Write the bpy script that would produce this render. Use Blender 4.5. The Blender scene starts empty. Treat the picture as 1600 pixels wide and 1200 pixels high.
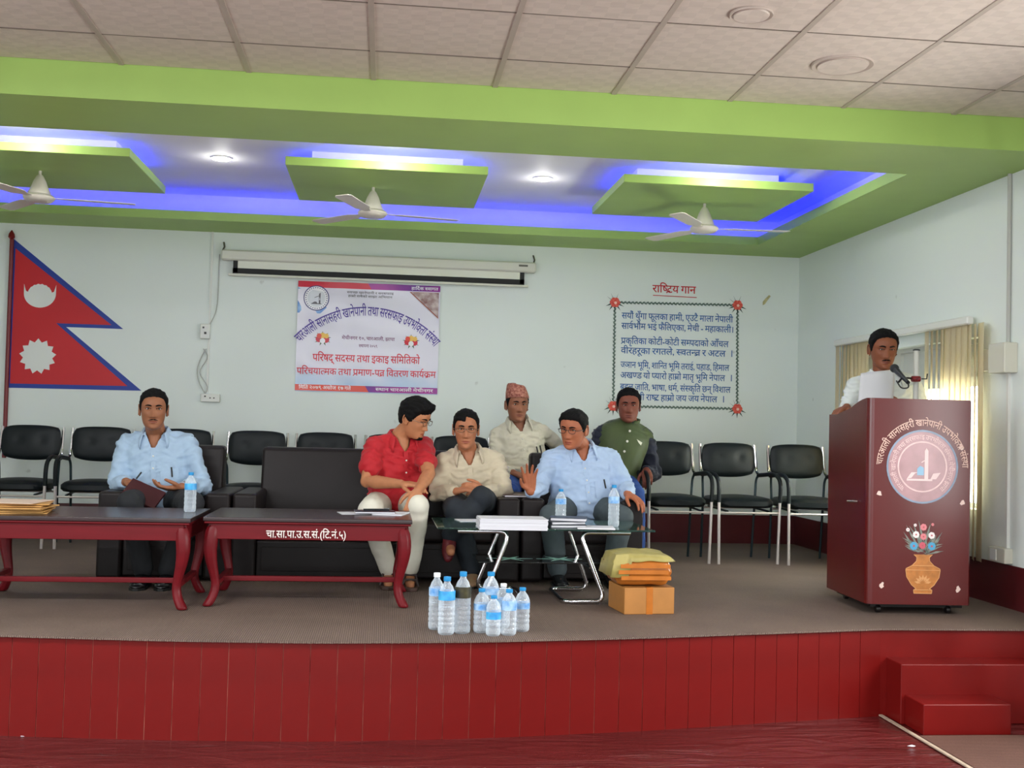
import bpy, bmesh, math, random
import numpy as np
from mathutils import Vector, Matrix, noise
from mathutils.bvhtree import BVHTree

random.seed(7)
scn = bpy.context.scene
COL = scn.collection
R = math.radians
S = 0.43            # height of the stage floor above the hall floor
BW = 9.25           # back wall
RW = 3.5            # right wall beside the stage
LW = -4.2           # left wall

# ------------------------------------------------------------------ camera
CAM_H, FPX = 1.38, 1750.0
def cam_axes(yaw, pitch, roll):
    cy, sy, cp, sp = math.cos(yaw), math.sin(yaw), math.cos(pitch), math.sin(pitch)
    f = Vector((sy*cp, cy*cp, sp)); r = Vector((cy, -sy, 0)); d = f.cross(r)
    cr, sr = math.cos(roll), math.sin(roll)
    return cr*r + sr*d, -sr*r + cr*d, f
AX, AD, AF = cam_axes(R(6.42), R(2.1), R(-1.49))
cam = bpy.data.cameras.new('camera'); cam_ob = bpy.data.objects.new('camera', cam)
cam.sensor_fit = 'HORIZONTAL'; cam.sensor_width = 36; cam.lens = 36*FPX/1600
cam.clip_start = 0.05; cam.clip_end = 200
m = Matrix((AX, -AD, -AF)).transposed().to_4x4(); m.translation = (0, 0, CAM_H)
cam_ob.matrix_world = m; COL.objects.link(cam_ob); scn.camera = cam_ob
def ray(px, py):
    return AX*(px-800) + AD*(py-600) + AF*FPX
def at(px, py, Y):
    """world point seen at a photograph pixel, at the measured distance Y into the room"""
    d = ray(px, py); return Vector((0, 0, CAM_H)) + d*(Y/d.y)
def onz(px, py, Z):
    d = ray(px, py); return Vector((0, 0, CAM_H)) + d*((Z-CAM_H)/d.z)

# ------------------------------------------------------------------ light
scn.view_settings.view_transform = 'Standard'; scn.view_settings.look = 'None'
scn.view_settings.gamma = 1.0; scn.view_settings.use_curve_mapping = False
scn.view_settings.exposure = 0.32
w = bpy.data.worlds.new('daylight'); scn.world = w; w.use_nodes = True
w.node_tree.nodes['Background'].inputs[0].default_value = (0.86, 0.93, 1.0, 1)
w.node_tree.nodes['Background'].inputs[1].default_value = 1.6
def area(name, loc, rot, sx, sy, power, col=(1, 1, 1)):
    l = bpy.data.lights.new(name, 'AREA'); l.shape = 'RECTANGLE'; l.size = sx; l.size_y = sy
    l.energy = power; l.color = col; l.spread = R(150)
    o = bpy.data.objects.new(name, l); o.location = loc; o.rotation_euler = rot; COL.objects.link(o)
    return o
# daylight through the hall's openings (windows left, right and behind)
DAY = (0.95, 0.98, 1.0)
for k, y in enumerate((-3.6, -0.6, 2.4)):
    area('daylight_window', (LW-0.12, y, 1.75), (0, R(-72), 0), 1.5, 1.9, 62, DAY)
area('daylight_window', (RW+0.15, 4.0, 1.5), (0, R(80), 0), 1.2, 1.3, 60, (1.0, .98, .95))
for k, y in enumerate((-3.2, 0.2)):
    area('daylight_window', (RW+0.12, y, 1.75), (0, R(72), 0), 1.5, 1.9, 14, DAY)
for k, x in enumerate((-2.4, 0.9)):
    area('daylight_window', (x, -7.12, 1.75), (R(76), 0, 0), 1.9, 1.5, 60, DAY)

# ------------------------------------------------------------------ materials
def lin(c):
    return tuple((v/255/12.92 if v/255 <= .04045 else ((v/255+.055)/1.055)**2.4) for v in c)
MATS = {}
def mat(name, rgb, rough=.5, spec=.5, metal=0., var=0., vscale=8., bump=0., bscale=60., trans=0., ior=1.45,
        emit=None, estr=0., coat=0., alpha=1., stretch=None, rgb2=None, sheen=0.):
    """procedural principled material: colour broken up by noise, fine relief by bump"""
    if name in MATS: return MATS[name]
    M = bpy.data.materials.new(name); M.use_nodes = True; nt = M.node_tree; b = nt.nodes['Principled BSDF']
    c = lin(rgb) + (1,)
    b.inputs['Base Color'].default_value = c; b.inputs['Roughness'].default_value = rough
    b.inputs['Metallic'].default_value = metal; b.inputs['Specular IOR Level'].default_value = spec
    b.inputs['IOR'].default_value = ior; b.inputs['Transmission Weight'].default_value = trans
    b.inputs['Coat Weight'].default_value = coat; b.inputs['Alpha'].default_value = alpha
    b.inputs['Sheen Weight'].default_value = sheen
    if emit:
        b.inputs['Emission Color'].default_value = lin(emit) + (1,); b.inputs['Emission Strength'].default_value = estr
    tc = None
    def coords():
        nonlocal tc
        if tc is None:
            t = nt.nodes.new('ShaderNodeTexCoord'); tc = t.outputs['Object']
            if stretch:
                mp = nt.nodes.new('ShaderNodeMapping'); mp.inputs['Scale'].default_value = stretch
                nt.links.new(tc, mp.inputs[0]); tc = mp.outputs[0]
        return tc
    if var or rgb2:
        n = nt.nodes.new('ShaderNodeTexNoise'); n.inputs['Scale'].default_value = vscale; n.inputs['Detail'].default_value = 5
        nt.links.new(coords(), n.inputs['Vector'])
        mx = nt.nodes.new('ShaderNodeMix'); mx.data_type = 'RGBA'
        rp = nt.nodes.new('ShaderNodeMapRange'); rp.inputs[1].default_value = .3; rp.inputs[2].default_value = .7
        nt.links.new(n.outputs['Fac'], rp.inputs[0]); nt.links.new(rp.outputs[0], mx.inputs['Factor'])
        if rgb2: a, z = c, lin(rgb2) + (1,)
        else:
            a = tuple(v*(1-var) for v in c[:3]) + (1,); z = tuple(min(1, v*(1+var)) for v in c[:3]) + (1,)
        mx.inputs['A'].default_value = a; mx.inputs['B'].default_value = z
        nt.links.new(mx.outputs['Result'], b.inputs['Base Color'])
    if bump:
        n = nt.nodes.new('ShaderNodeTexNoise'); n.inputs['Scale'].default_value = bscale; n.inputs['Detail'].default_value = 4
        nt.links.new(coords(), n.inputs['Vector'])
        bp = nt.nodes.new('ShaderNodeBump'); bp.inputs['Strength'].default_value = bump; bp.inputs['Distance'].default_value = .01
        nt.links.new(n.outputs['Fac'], bp.inputs['Height']); nt.links.new(bp.outputs[0], b.inputs['Normal'])
    MATS[name] = M
    return M

def carpet_mat(name, c1, c2, scale, axis='X'):
    """ribbed carpet: fine parallel ribs with woven flecks"""
    M = bpy.data.materials.new(name); M.use_nodes = True; nt = M.node_tree; b = nt.nodes['Principled BSDF']
    t = nt.nodes.new('ShaderNodeTexCoord'); wv = nt.nodes.new('ShaderNodeTexWave')
    wv.wave_type = 'BANDS'; wv.bands_direction = axis; wv.inputs['Scale'].default_value = scale
    wv.inputs['Distortion'].default_value = .6; wv.inputs['Detail'].default_value = 2; wv.inputs['Detail Scale'].default_value = 3
    n = nt.nodes.new('ShaderNodeTexNoise'); n.inputs['Scale'].default_value = 2.2; n.inputs['Detail'].default_value = 8
    f = nt.nodes.new('ShaderNodeTexNoise'); f.inputs['Scale'].default_value = 140; f.inputs['Detail'].default_value = 2
    for q in (wv, n, f): nt.links.new(t.outputs['Object'], q.inputs['Vector'])
    ad = nt.nodes.new('ShaderNodeMath'); ad.operation = 'MULTIPLY'; ad.inputs[1].default_value = .55
    nt.links.new(wv.outputs['Fac'], ad.inputs[0])
    a2 = nt.nodes.new('ShaderNodeMath'); a2.operation = 'MULTIPLY_ADD'; a2.inputs[1].default_value = .55
    nt.links.new(f.outputs['Fac'], a2.inputs[0]); nt.links.new(ad.outputs[0], a2.inputs[2])
    mx = nt.nodes.new('ShaderNodeMix'); mx.data_type = 'RGBA'
    mx.inputs['A'].default_value = lin(c1)+(1,); mx.inputs['B'].default_value = lin(c2)+(1,)
    nt.links.new(a2.outputs[0], mx.inputs['Factor'])
    m2 = nt.nodes.new('ShaderNodeMix'); m2.data_type = 'RGBA'; m2.blend_type = 'MULTIPLY'; m2.inputs['Factor'].default_value = .5
    rp = nt.nodes.new('ShaderNodeMapRange'); rp.inputs[1].default_value = .35; rp.inputs[2].default_value = .65
    rp.inputs[3].default_value = .75; rp.inputs[4].default_value = 1.15
    nt.links.new(n.outputs['Fac'], rp.inputs[0]); nt.links.new(mx.outputs['Result'], m2.inputs['A']); nt.links.new(rp.outputs[0], m2.inputs['B'])
    nt.links.new(m2.outputs['Result'], b.inputs['Base Color'])
    b.inputs['Roughness'].default_value = .75; b.inputs['Specular IOR Level'].default_value = .3
    bp = nt.nodes.new('ShaderNodeBump'); bp.inputs['Strength'].default_value = .5; bp.inputs['Distance'].default_value = .006
    nt.links.new(a2.outputs[0], bp.inputs['Height']); nt.links.new(bp.outputs[0], b.inputs['Normal'])
    return M

def wall_mat(name, c):
    """off-white wall paint with faint blotches and a scatter of small scuffs"""
    M = bpy.data.materials.new(name); M.use_nodes = True; nt = M.node_tree; b = nt.nodes['Principled BSDF']
    t = nt.nodes.new('ShaderNodeTexCoord')
    n = nt.nodes.new('ShaderNodeTexNoise'); n.inputs['Scale'].default_value = 1.3; n.inputs['Detail'].default_value = 6
    v = nt.nodes.new('ShaderNodeTexVoronoi'); v.inputs['Scale'].default_value = 3.1
    n2 = nt.nodes.new('ShaderNodeTexNoise'); n2.inputs['Scale'].default_value = 26; n2.inputs['Detail'].default_value = 3
    for q in (n, v, n2): nt.links.new(t.outputs['Object'], q.inputs['Vector'])
    ad = nt.nodes.new('ShaderNodeMath'); ad.operation = 'MULTIPLY_ADD'; ad.inputs[1].default_value = .16
    nt.links.new(n2.outputs['Fac'], ad.inputs[0]); nt.links.new(v.outputs['Distance'], ad.inputs[2])
    rp = nt.nodes.new('ShaderNodeMapRange'); rp.inputs[1].default_value = .105; rp.inputs[2].default_value = .14
    rp.inputs[3].default_value = .30; rp.inputs[4].default_value = 0
    nt.links.new(ad.outputs[0], rp.inputs[0])
    m1 = nt.nodes.new('ShaderNodeMix'); m1.data_type = 'RGBA'
    m1.inputs['A'].default_value = tuple(x*.955 for x in lin(c))+(1,); m1.inputs['B'].default_value = lin(c)+(1,)
    nt.links.new(n.outputs['Fac'], m1.inputs['Factor'])
    m2 = nt.nodes.new('ShaderNodeMix'); m2.data_type = 'RGBA'; m2.inputs['B'].default_value = lin((120, 118, 105))+(1,)
    nt.links.new(rp.outputs[0], m2.inputs['Factor']); nt.links.new(m1.outputs['Result'], m2.inputs['A'])
    nt.links.new(m2.outputs['Result'], b.inputs['Base Color']); b.inputs['Roughness'].default_value = .55
    b.inputs['Specular IOR Level'].default_value = .25
    return M

def film_mat(name, rgb, body, rough=.12):
    """thin clear plastic: mostly see-through, whiter where it turns away"""
    M = bpy.data.materials.new(name); M.use_nodes = True; nt = M.node_tree; b = nt.nodes['Principled BSDF']
    b.inputs['Base Color'].default_value = lin(rgb)+(1,); b.inputs['Roughness'].default_value = rough; b.inputs['Specular IOR Level'].default_value = .8
    t = nt.nodes.new('ShaderNodeBsdfTransparent'); lw = nt.nodes.new('ShaderNodeLayerWeight'); lw.inputs[0].default_value = .45
    mr = nt.nodes.new('ShaderNodeMapRange'); mr.inputs[3].default_value = body; mr.inputs[4].default_value = min(1, body+.55)
    mx = nt.nodes.new('ShaderNodeMixShader'); nt.links.new(lw.outputs['Facing'], mr.inputs[0]); nt.links.new(mr.outputs[0], mx.inputs[0])
    nt.links.new(t.outputs[0], mx.inputs[1]); nt.links.new(b.outputs[0], mx.inputs[2]); nt.links.new(mx.outputs[0], nt.nodes['Material Output'].inputs[0])
    return M
def cloth_through(name, rgb, fac=.45):
    """cloth that lets daylight through from behind"""
    M = bpy.data.materials.new(name); M.use_nodes = True; nt = M.node_tree; b = nt.nodes['Principled BSDF']
    b.inputs['Base Color'].default_value = lin(rgb)+(1,); b.inputs['Roughness'].default_value = .7
    t = nt.nodes.new('ShaderNodeBsdfTranslucent'); t.inputs[0].default_value = lin(rgb)+(1,)
    mx = nt.nodes.new('ShaderNodeMixShader'); mx.inputs[0].default_value = fac
    nt.links.new(b.outputs[0], mx.inputs[1]); nt.links.new(t.outputs[0], mx.inputs[2]); nt.links.new(mx.outputs[0], nt.nodes['Material Output'].inputs[0])
    return M

# ------------------------------------------------------------------ mesh helpers
def mesh_obj(name, verts, faces, material=None, parent=None, smooth=False, mats=None, midx=None):
    me = bpy.data.meshes.new(name); me.from_pydata([tuple(v) for v in verts], [], [tuple(f) for f in faces]); me.update()
    if mats:
        for q in mats: me.materials.append(q)
        if midx is not None: me.polygons.foreach_set('material_index', midx)
    elif material: me.materials.append(material)
    if smooth: me.polygons.foreach_set('use_smooth', [True]*len(me.polygons))
    o = bpy.data.objects.new(name, me); COL.objects.link(o)
    if parent is not None: o.parent = parent
    return o
def tag(o, label=None, cat=None, group=None, kind=None):
    if label: o['label'] = label
    if cat: o['category'] = cat
    if group: o['group'] = group
    if kind: o['kind'] = kind
    return o
def empty(name, loc=(0, 0, 0), rz=0., label=None, cat=None, group=None, kind=None):
    o = bpy.data.objects.new(name, None); o.location = loc; o.rotation_euler = (0, 0, rz); o.empty_display_size = .1
    COL.objects.link(o); return tag(o, label, cat, group, kind)
def dup(root, loc=None, rz=None, label=None, group=None):
    """copy of a thing with copies of its parts and sub-parts"""
    r = root.copy(); COL.objects.link(r)
    if loc is not None: r.location = loc
    if rz is not None: r.rotation_euler = (0, 0, rz)
    if label: r['label'] = label
    if group: r['group'] = group
    def rec(a, b):
        for ch in list(a.children):
            c = ch.copy(); COL.objects.link(c); c.parent = b; rec(ch, c)
    rec(root, r); return r

class MB:
    def __init__(s): s.v = []; s.f = []; s.mi = []; s.cur = 0
    def add(s, vs, fs):
        o = len(s.v); s.v += [tuple(x) for x in vs]; s.f += [tuple(i+o for i in f) for f in fs]; s.mi += [s.cur]*len(fs); return s
    def box(s, c, d, rz=0., ch=0.):
        """box centred at c, size d, chamfered by ch along the vertical and top edges"""
        hx, hy, hz = d[0]/2, d[1]/2, d[2]/2
        if ch <= 0:
            P = [(x, y, z) for z in (-hz, hz) for x, y in ((-hx, -hy), (hx, -hy), (hx, hy), (-hx, hy))]
            F = [(3, 2, 1, 0), (4, 5, 6, 7), (0, 1, 5, 4), (1, 2, 6, 5), (2, 3, 7, 6), (3, 0, 4, 7)]
        else:
            def ring(ix, z):
                a, b = hx-ix, hy-ix; k = min(ch, a*.9, b*.9)
                return [(-a+k, -b, z), (a-k, -b, z), (a, -b+k, z), (a, b-k, z), (a-k, b, z), (-a+k, b, z), (-a, b-k, z), (-a, -b+k, z)]
            k = min(ch, hz*.9)
            P = ring(k, -hz)+ring(0, -hz+k)+ring(0, hz-k)+ring(k, hz)
            F = [tuple(range(7, -1, -1)), tuple(range(24, 32))]
            for r_ in range(3):
                for i in range(8): F.append((r_*8+i, r_*8+(i+1) % 8, r_*8+8+(i+1) % 8, r_*8+8+i))
        cz, sz = math.cos(rz), math.sin(rz)
        return s.add([(c[0]+x*cz-y*sz, c[1]+x*sz+y*cz, c[2]+z) for x, y, z in P], F)
    def tube(s, pts, r, n=10, closed=False, caps=True):
        pts = [Vector(p) for p in pts]; N = len(pts); rs = r if isinstance(r, (list, tuple)) else [r]*N
        up = None; V = []; F = []
        for i, p in enumerate(pts):
            a = pts[(i-1) % N] if (closed or i > 0) else p; b = pts[(i+1) % N] if (closed or i < N-1) else p
            t = (b-a).normalized()
            if up is None:
                up = Vector((0, 0, 1)) if abs(t.z) < .9 else Vector((0, 1, 0))
            u = (up - t*up.dot(t))
            if u.length < 1e-5: u = t.orthogonal()
            u.normalize(); up = u; w_ = t.cross(u)
            V += [p + u*(rs[i]*math.cos(2*math.pi*k/n)) + w_*(rs[i]*math.sin(2*math.pi*k/n)) for k in range(n)]
        for i in range(N if closed else N-1):
            j = (i+1) % N
            F += [(i*n+k, i*n+(k+1) % n, j*n+(k+1) % n, j*n+k) for k in range(n)]
        if caps and not closed: F += [tuple(range(n-1, -1, -1)), tuple((N-1)*n+k for k in range(n))]
        return s.add(V, F)
    def lathe(s, prof, n=20, c=(0, 0, 0)):
        V = []; F = []
        for r_, z in prof: V += [(c[0]+r_*math.cos(2*math.pi*k/n), c[1]+r_*math.sin(2*math.pi*k/n), c[2]+z) for k in range(n)]
        for i in range(len(prof)-1): F += [(i*n+k, i*n+(k+1) % n, (i+1)*n+(k+1) % n, (i+1)*n+k) for k in range(n)]
        F += [tuple(range(n-1, -1, -1)), tuple((len(prof)-1)*n+k for k in range(n))]
        return s.add(V, F)
    def prism(s, poly, z0, z1):
        n = len(poly)
        V = [(x, y, z0) for x, y in poly]+[(x, y, z1) for x, y in poly]
        return s.add(V, [tuple(range(n-1, -1, -1)), tuple(range(n, 2*n))]+[(i, (i+1) % n, n+(i+1) % n, n+i) for i in range(n)])
    def slab(s, poly, y, t=.002):
        """flat print in the XZ plane facing -Y: outline poly of (x, z), thickness t"""
        n = len(poly)
        ar = sum(poly[i][0]*poly[(i+1) % n][1]-poly[(i+1) % n][0]*poly[i][1] for i in range(n))
        if ar < 0: poly = poly[::-1]
        V = [(x, y-t, z) for x, z in poly]+[(x, y, z) for x, z in poly]
        return s.add(V, [tuple(range(n)), tuple(range(2*n-1, n-1, -1))]+[(i, n+i, n+(i+1) % n, (i+1) % n) for i in range(n)])
    def ball(s, c, r, n=12, m_=8):
        rx, ry, rz = r if isinstance(r, (tuple, list)) else (r, r, r)
        V = [(c[0], c[1], c[2]-rz)]; F = []
        for i in range(1, m_):
            a = -math.pi/2+math.pi*i/m_
            V += [(c[0]+rx*math.cos(a)*math.cos(2*math.pi*k/n), c[1]+ry*math.cos(a)*math.sin(2*math.pi*k/n), c[2]+rz*math.sin(a)) for k in range(n)]
        V.append((c[0], c[1], c[2]+rz)); L = len(V)-1
        F += [(0, 1+(k+1) % n, 1+k) for k in range(n)]
        for i in range(m_-2): F += [(1+i*n+k, 1+i*n+(k+1) % n, 1+(i+1)*n+(k+1) % n, 1+(i+1)*n+k) for k in range(n)]
        F += [(1+(m_-2)*n+k, 1+(m_-2)*n+(k+1) % n, L) for k in range(n)]
        return s.add(V, F)
    def build(s, name, material, parent=None, smooth=False, bevel=0., label=None, cat=None, group=None, kind=None, mats=None, seg=2, loc=None):
        o = mesh_obj(name, s.v, s.f, material, parent, smooth, mats, s.mi if mats else None)
        if bevel:
            b = o.modifiers.new('bevel', 'BEVEL'); b.width = bevel; b.segments = seg; b.limit_method = 'ANGLE'; b.angle_limit = R(40)
            o.data.polygons.foreach_set('use_smooth', [True]*len(o.data.polygons))
            wn = o.modifiers.new('wn', 'WEIGHTED_NORMAL'); wn.keep_sharp = True
        elif smooth:
            o.data.set_sharp_from_angle(angle=R(42))
        if loc is not None: o.location = loc
        return tag(o, label, cat, group, kind)
def circ(cx, cz, r, n=24, a0=0., a1=2*math.pi, rz=None):
    rz = rz or r
    return [(cx+r*math.cos(a0+(a1-a0)*k/n), cz+rz*math.sin(a0+(a1-a0)*k/n)) for k in range(n if abs(a1-a0-2*math.pi) < 1e-6 else n+1)]
def bez(p0, p1, p2, n=8):
    p0, p1, p2 = Vector(p0), Vector(p1), Vector(p2)
    return [p0*(1-t)**2+p1*(2*t*(1-t))+p2*t*t for t in (i/n for i in range(n+1))]
def rounded(pts, r, n=5):
    """polyline with its inner corners rounded"""
    pts = [Vector(p) for p in pts]; out = [pts[0]]
    for i in range(1, len(pts)-1):
        a, p, b = pts[i-1], pts[i], pts[i+1]
        ra = min(r, (a-p).length*.45); rb = min(r, (b-p).length*.45)
        out += bez(p+(a-p).normalized()*ra, p, p+(b-p).normalized()*rb, n)
    return out+[pts[-1]]
# ------------------------------------------------------------------ the setting
WALL = wall_mat('wall_paint', (226, 234, 230))
MAROON = mat('maroon_gloss', (78, 20, 24), .35, var=.12, vscale=3, bump=.04, bscale=5)
REDP = mat('red_board', (108, 16, 14), .34, var=.10, vscale=5, bump=.05, bscale=9, spec=.28)
CHIP = mat('chipped_pink', (206, 140, 120), .7, vscale=9, rgb2=(120, 26, 22))
GREEN = mat('green_paint', (156, 190, 97), .45, var=.04, vscale=3)
CEILW = mat('recess_white', (234, 234, 236), .6, var=.03, vscale=3)
TILE = mat('ceiling_tile', (204, 191, 180), .5, var=.035, vscale=7, bump=.35, bscale=11, stretch=(1, 2.2, 1))
def tile_pattern():
    nt = TILE.node_tree; b = nt.nodes['Principled BSDF']; old = b.inputs['Base Color'].links[0].from_socket
    t = nt.nodes.new('ShaderNodeTexCoord'); n = nt.nodes.new('ShaderNodeTexNoise'); n.inputs['Scale'].default_value = 9
    mp = nt.nodes.new('ShaderNodeVectorMath'); mp.operation = 'MULTIPLY_ADD'; mp.inputs[1].default_value = (.03, .03, 0)
    nt.links.new(t.outputs['Object'], n.inputs['Vector']); nt.links.new(n.outputs['Color'], mp.inputs[0]); nt.links.new(t.outputs['Object'], mp.inputs[2])
    c = nt.nodes.new('ShaderNodeTexChecker'); c.inputs['Scale'].default_value = 17; c.inputs[1].default_value = (1, 1, 1, 1); c.inputs[2].default_value = (.93, .93, .93, 1)
    nt.links.new(mp.outputs[0], c.inputs['Vector'])
    mx = nt.nodes.new('ShaderNodeMix'); mx.data_type = 'RGBA'; mx.blend_type = 'MULTIPLY'; mx.inputs['Factor'].default_value = 1
    nt.links.new(old, mx.inputs['A']); nt.links.new(c.outputs['Color'], mx.inputs['B']); nt.links.new(mx.outputs['Result'], b.inputs['Base Color'])
tile_pattern()
TBAR = mat('ceiling_bar', (172, 160, 148), .5, var=.05)
WHITEP = mat('white_plastic', (222, 224, 218), .4)
CARPET = carpet_mat('stage_carpet', (60, 48, 43), (134, 115, 103), 33)
MAT_RUG = carpet_mat('ribbed_mat', (62, 40, 34), (116, 82, 70), 26, 'Y')

def arc_y(x):
    """front edge of the stage: bows out towards the hall, straight behind the steps"""
    xs = (-4.2, -3.3, -2.4, -1.6, -.92, -.25, .44, 1.19, 1.83, 2.45, 3.6); ys = (5.62, 5.40, 5.17, 5.03, 4.945, 4.91, 4.945, 5.05, 5.18, 5.30, 5.31)
    return float(np.interp(x, xs, ys))
AX_ = np.linspace(LW, 2.45, 120); AY_ = np.array([arc_y(x) for x in AX_])
for _ in range(6): AY_[1:-1] = (AY_[:-2]+2*AY_[1:-1]+AY_[2:])/4

# hall floor: dark red vinyl sheet with long soft wrinkles
def floor_mat():
    M = mat('hall_vinyl', (88, 28, 28), .25, var=.18, vscale=1.5)
    nt = M.node_tree; b = nt.nodes['Principled BSDF']; t = nt.nodes.new('ShaderNodeTexCoord')
    mp = nt.nodes.new('ShaderNodeMapping'); mp.inputs['Scale'].default_value = (1.2, 4.5, 1); mp.inputs['Rotation'].default_value = (0, 0, R(14))
    n = nt.nodes.new('ShaderNodeTexNoise'); n.inputs['Scale'].default_value = 2.2; n.inputs['Detail'].default_value = 5; n.inputs['Distortion'].default_value = 1.2
    bp = nt.nodes.new('ShaderNodeBump'); bp.inputs['Strength'].default_value = .8; bp.inputs['Distance'].default_value = .05
    nt.links.new(t.outputs['Object'], mp.inputs[0]); nt.links.new(mp.outputs[0], n.inputs['Vector'])
    nt.links.new(n.outputs['Fac'], bp.inputs['Height']); nt.links.new(bp.outputs[0], b.inputs['Normal'])
    return M
fl = MB().box(((LW+RW)/2, 1.25, -.05), (RW-LW+.6, 16.9, .1)).build('floor', floor_mat(), kind='structure')

# stage: body, boarded front, carpet
b_ = MB(); poly = [(LW, BW)]+[(x, y+.0125) for x, y in zip(AX_, AY_)]+[(2.45, 5.34), (RW, 5.34), (RW, BW)]
b_.prism(poly, 0, S-.008)
stage = b_.build('stage_platform', CHIP, kind='structure', label='raised stage with a bowed front of red vertical boards', )
# boards: one shared mesh, laid along the curve
pw = .1155; bm_ = MB().box((0, 0, (S-.012)/2), (pw-.0028, .02, S-.012))
board0 = None; arcl = np.concatenate([[0], np.cumsum(np.hypot(np.diff(AX_), np.diff(AY_)))])
nb = int(arcl[-1]/pw)
for i in range(nb):
    l0 = arcl[-1]-(i+1)*pw; l1 = l0+pw
    x0, x1 = np.interp([l0, l1], arcl, AX_); y0, y1 = np.interp([l0, l1], arcl, AY_)
    if board0 is None:
        o = board0 = bm_.build('plank', REDP, stage, bevel=.0)
    else:
        o = board0.copy(); COL.objects.link(o)
    o.location = ((x0+x1)/2+.002, (y0+y1)/2+.019+random.uniform(-.0012, .0012), 0); o.rotation_euler = (0, 0, math.atan2(y1-y0, x1-x0))
# riser of the stage behind the steps
MB().box(((2.45+RW)/2, 5.325, S/2-.004), (RW-2.45, .03, S-.01)).build('riser_board', REDP, stage)
# carpet with a frayed front edge
ed = []
for i in range(0, 421):
    x = LW+(2.45-LW)*i/420; ed.append((x, float(np.interp(x, AX_, AY_))-.006-(.004 if i % 2 else 0)-random.uniform(0, .004)))
ed += [(2.45+(RW-2.45)*i/60, 5.295-(.004 if i % 2 else 0)) for i in range(1, 61)]
cp = MB(); n0 = len(ed)
V = [(x, y, z) for z in (S-.008, S) for x, y in ed]+[(x, BW, S) for x, y in ed]
cp.add(V, [(i, i+1, n0+i+1, n0+i) for i in range(n0-1)]+[(n0+i, n0+i+1, 2*n0+i+1, 2*n0+i) for i in range(n0-1)])
cp.build('floor_carpet', CARPET, kind='structure', label='brown ribbed carpet covering the stage')

# steps at the right end
st = empty('stage_steps', (2.9, 5.1, 0), kind='structure')
st['label'] = 'two red steps leading up to the stage'
def part_at(mb, name, m_, parent, **k):
    o = mb.build(name, m_, parent, **k); o.matrix_parent_inverse = Matrix.Translation(-Vector(parent.location)) if parent.rotation_euler.z == 0 else parent.matrix_basis.inverted(); return o
part_at(MB().box((2.99, 5.235, .1435), (1.01, .17, .287)), 'step', REDP, st, bevel=.006)
part_at(MB().box((2.72, 5.055, .0715), (.43, .19, .143)), 'step', REDP, st, bevel=.006)

# walls
def wall(name, c, d, m_=WALL, **k):
    return MB().box(c, d).build(name, m_, kind='structure', **k)
H = 3.3
wall('wall_back', ((LW+RW)/2, BW+.1, H/2), (RW-LW+.4, .2, H))
# right wall beside the stage, with the window opening
wy0, wy1, wz0, wz1 = 6.30, 8.10, .95, 1.98
def wall_open(name, x, y0, y1, openings, thick=.2, axis='x', sgn=1):
    """wall along one axis with rectangular openings (a0, a1, z0, z1)"""
    mb = MB(); cur = y0
    def bx(a0, a1, z0, z1):
        if a1-a0 < 1e-4 or z1-z0 < 1e-4: return
        if axis == 'x': mb.box((x+sgn*thick/2, (a0+a1)/2, (z0+z1)/2), (thick, a1-a0, z1-z0))
        else: mb.box(((a0+a1)/2, x+sgn*thick/2, (z0+z1)/2), (a1-a0, thick, z1-z0))
    for a0, a1, z0, z1 in sorted(openings):
        bx(cur, a0, 0, H); bx(a0, a1, 0, z0); bx(a0, a1, z1, H); cur = a1
    bx(cur, y1, 0, H)
    return mb.build(name, WALL, kind='structure')
wall_open('wall_right', RW, -7.0, BW, [(wy0, wy1, wz0, wz1), (3.35, 4.70, .88, 2.15), (-4.15, -2.25, 1.0, 2.5), (-.75, 1.15, 1.0, 2.5)])
wall_open('wall_left', LW, -7.0, BW, [(-4.55, -2.65, 1.0, 2.5), (-1.55, .35, 1.0, 2.5), (1.45, 3.35, 1.0, 2.5)], sgn=-1)
wall_open('wall_rear', -7.0, LW-.2, RW+.2, [(-3.35, -1.45, 1.0, 2.5), (-.05, 1.85, 1.0, 2.5)], axis='y', sgn=-1)
# maroon dado
wall('baseboard_back', ((LW+RW)/2, BW-.006, S+.12), (RW-LW, .012, .24), MAROON)
wall('baseboard_right', (RW-.006, (5.34+BW)/2, S+.12), (.012, BW-5.34-.02, .24), MAROON)
wall('baseboard_step', (RW-.006, 5.11, .33), (.012, .46, .67), MAROON)
wall('trim_1', (3.005, 4.90, 1.52), (.05, .05, 3.04), mat('white_trim', (235, 232, 226), .5))

# hall ceiling: square tiles in a bar grid; the rows in view are laid one by one
ceil = MB().box(((LW+RW)/2, -.8, 3.12), (RW-LW+.8, 12.7, .1)).build('ceiling', TBAR, kind='structure')
tx0, ty0, tp = -.105, 4.46, .598
tile0 = None
for j in range(-3, 2):
    for i in range(-5, 6):
        x0 = tx0+i*tp; y0 = ty0+j*.585
        x1 = x0+tp; y1 = y0+.585
        if x0 < LW or x1 > RW+.3: continue
        if y1 > 5.47: y1 = 5.47
        key = 'full' if j < 1 else 'cut'
        if tile0 is None or tile0.get('k') != key:
            dd = (tp-.014, y1-y0-.007, .012)
            tile0 = MB().box((0, 0, 0), dd).build('ceiling_tile', TILE, ceil, bevel=.003, seg=1); o = tile0
            tile0['k'] = key
        else:
            o = tile0.copy(); COL.objects.link(o)
        o.location = ((x0+x1)/2, (y0+y1)/2, 3.058+random.uniform(-.0015, .0015)); o.rotation_euler = (random.uniform(-.002, .002), random.uniform(-.002, .002), 0)
for o in ceil.children:
    if 'k' in o: del o['k']
for i in range(-5, 7):
    MB().box((tx0+i*tp, 3.95, 3.055), (.024, 3.04, .014)).build('grid_bar', TBAR, ceil)

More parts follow.
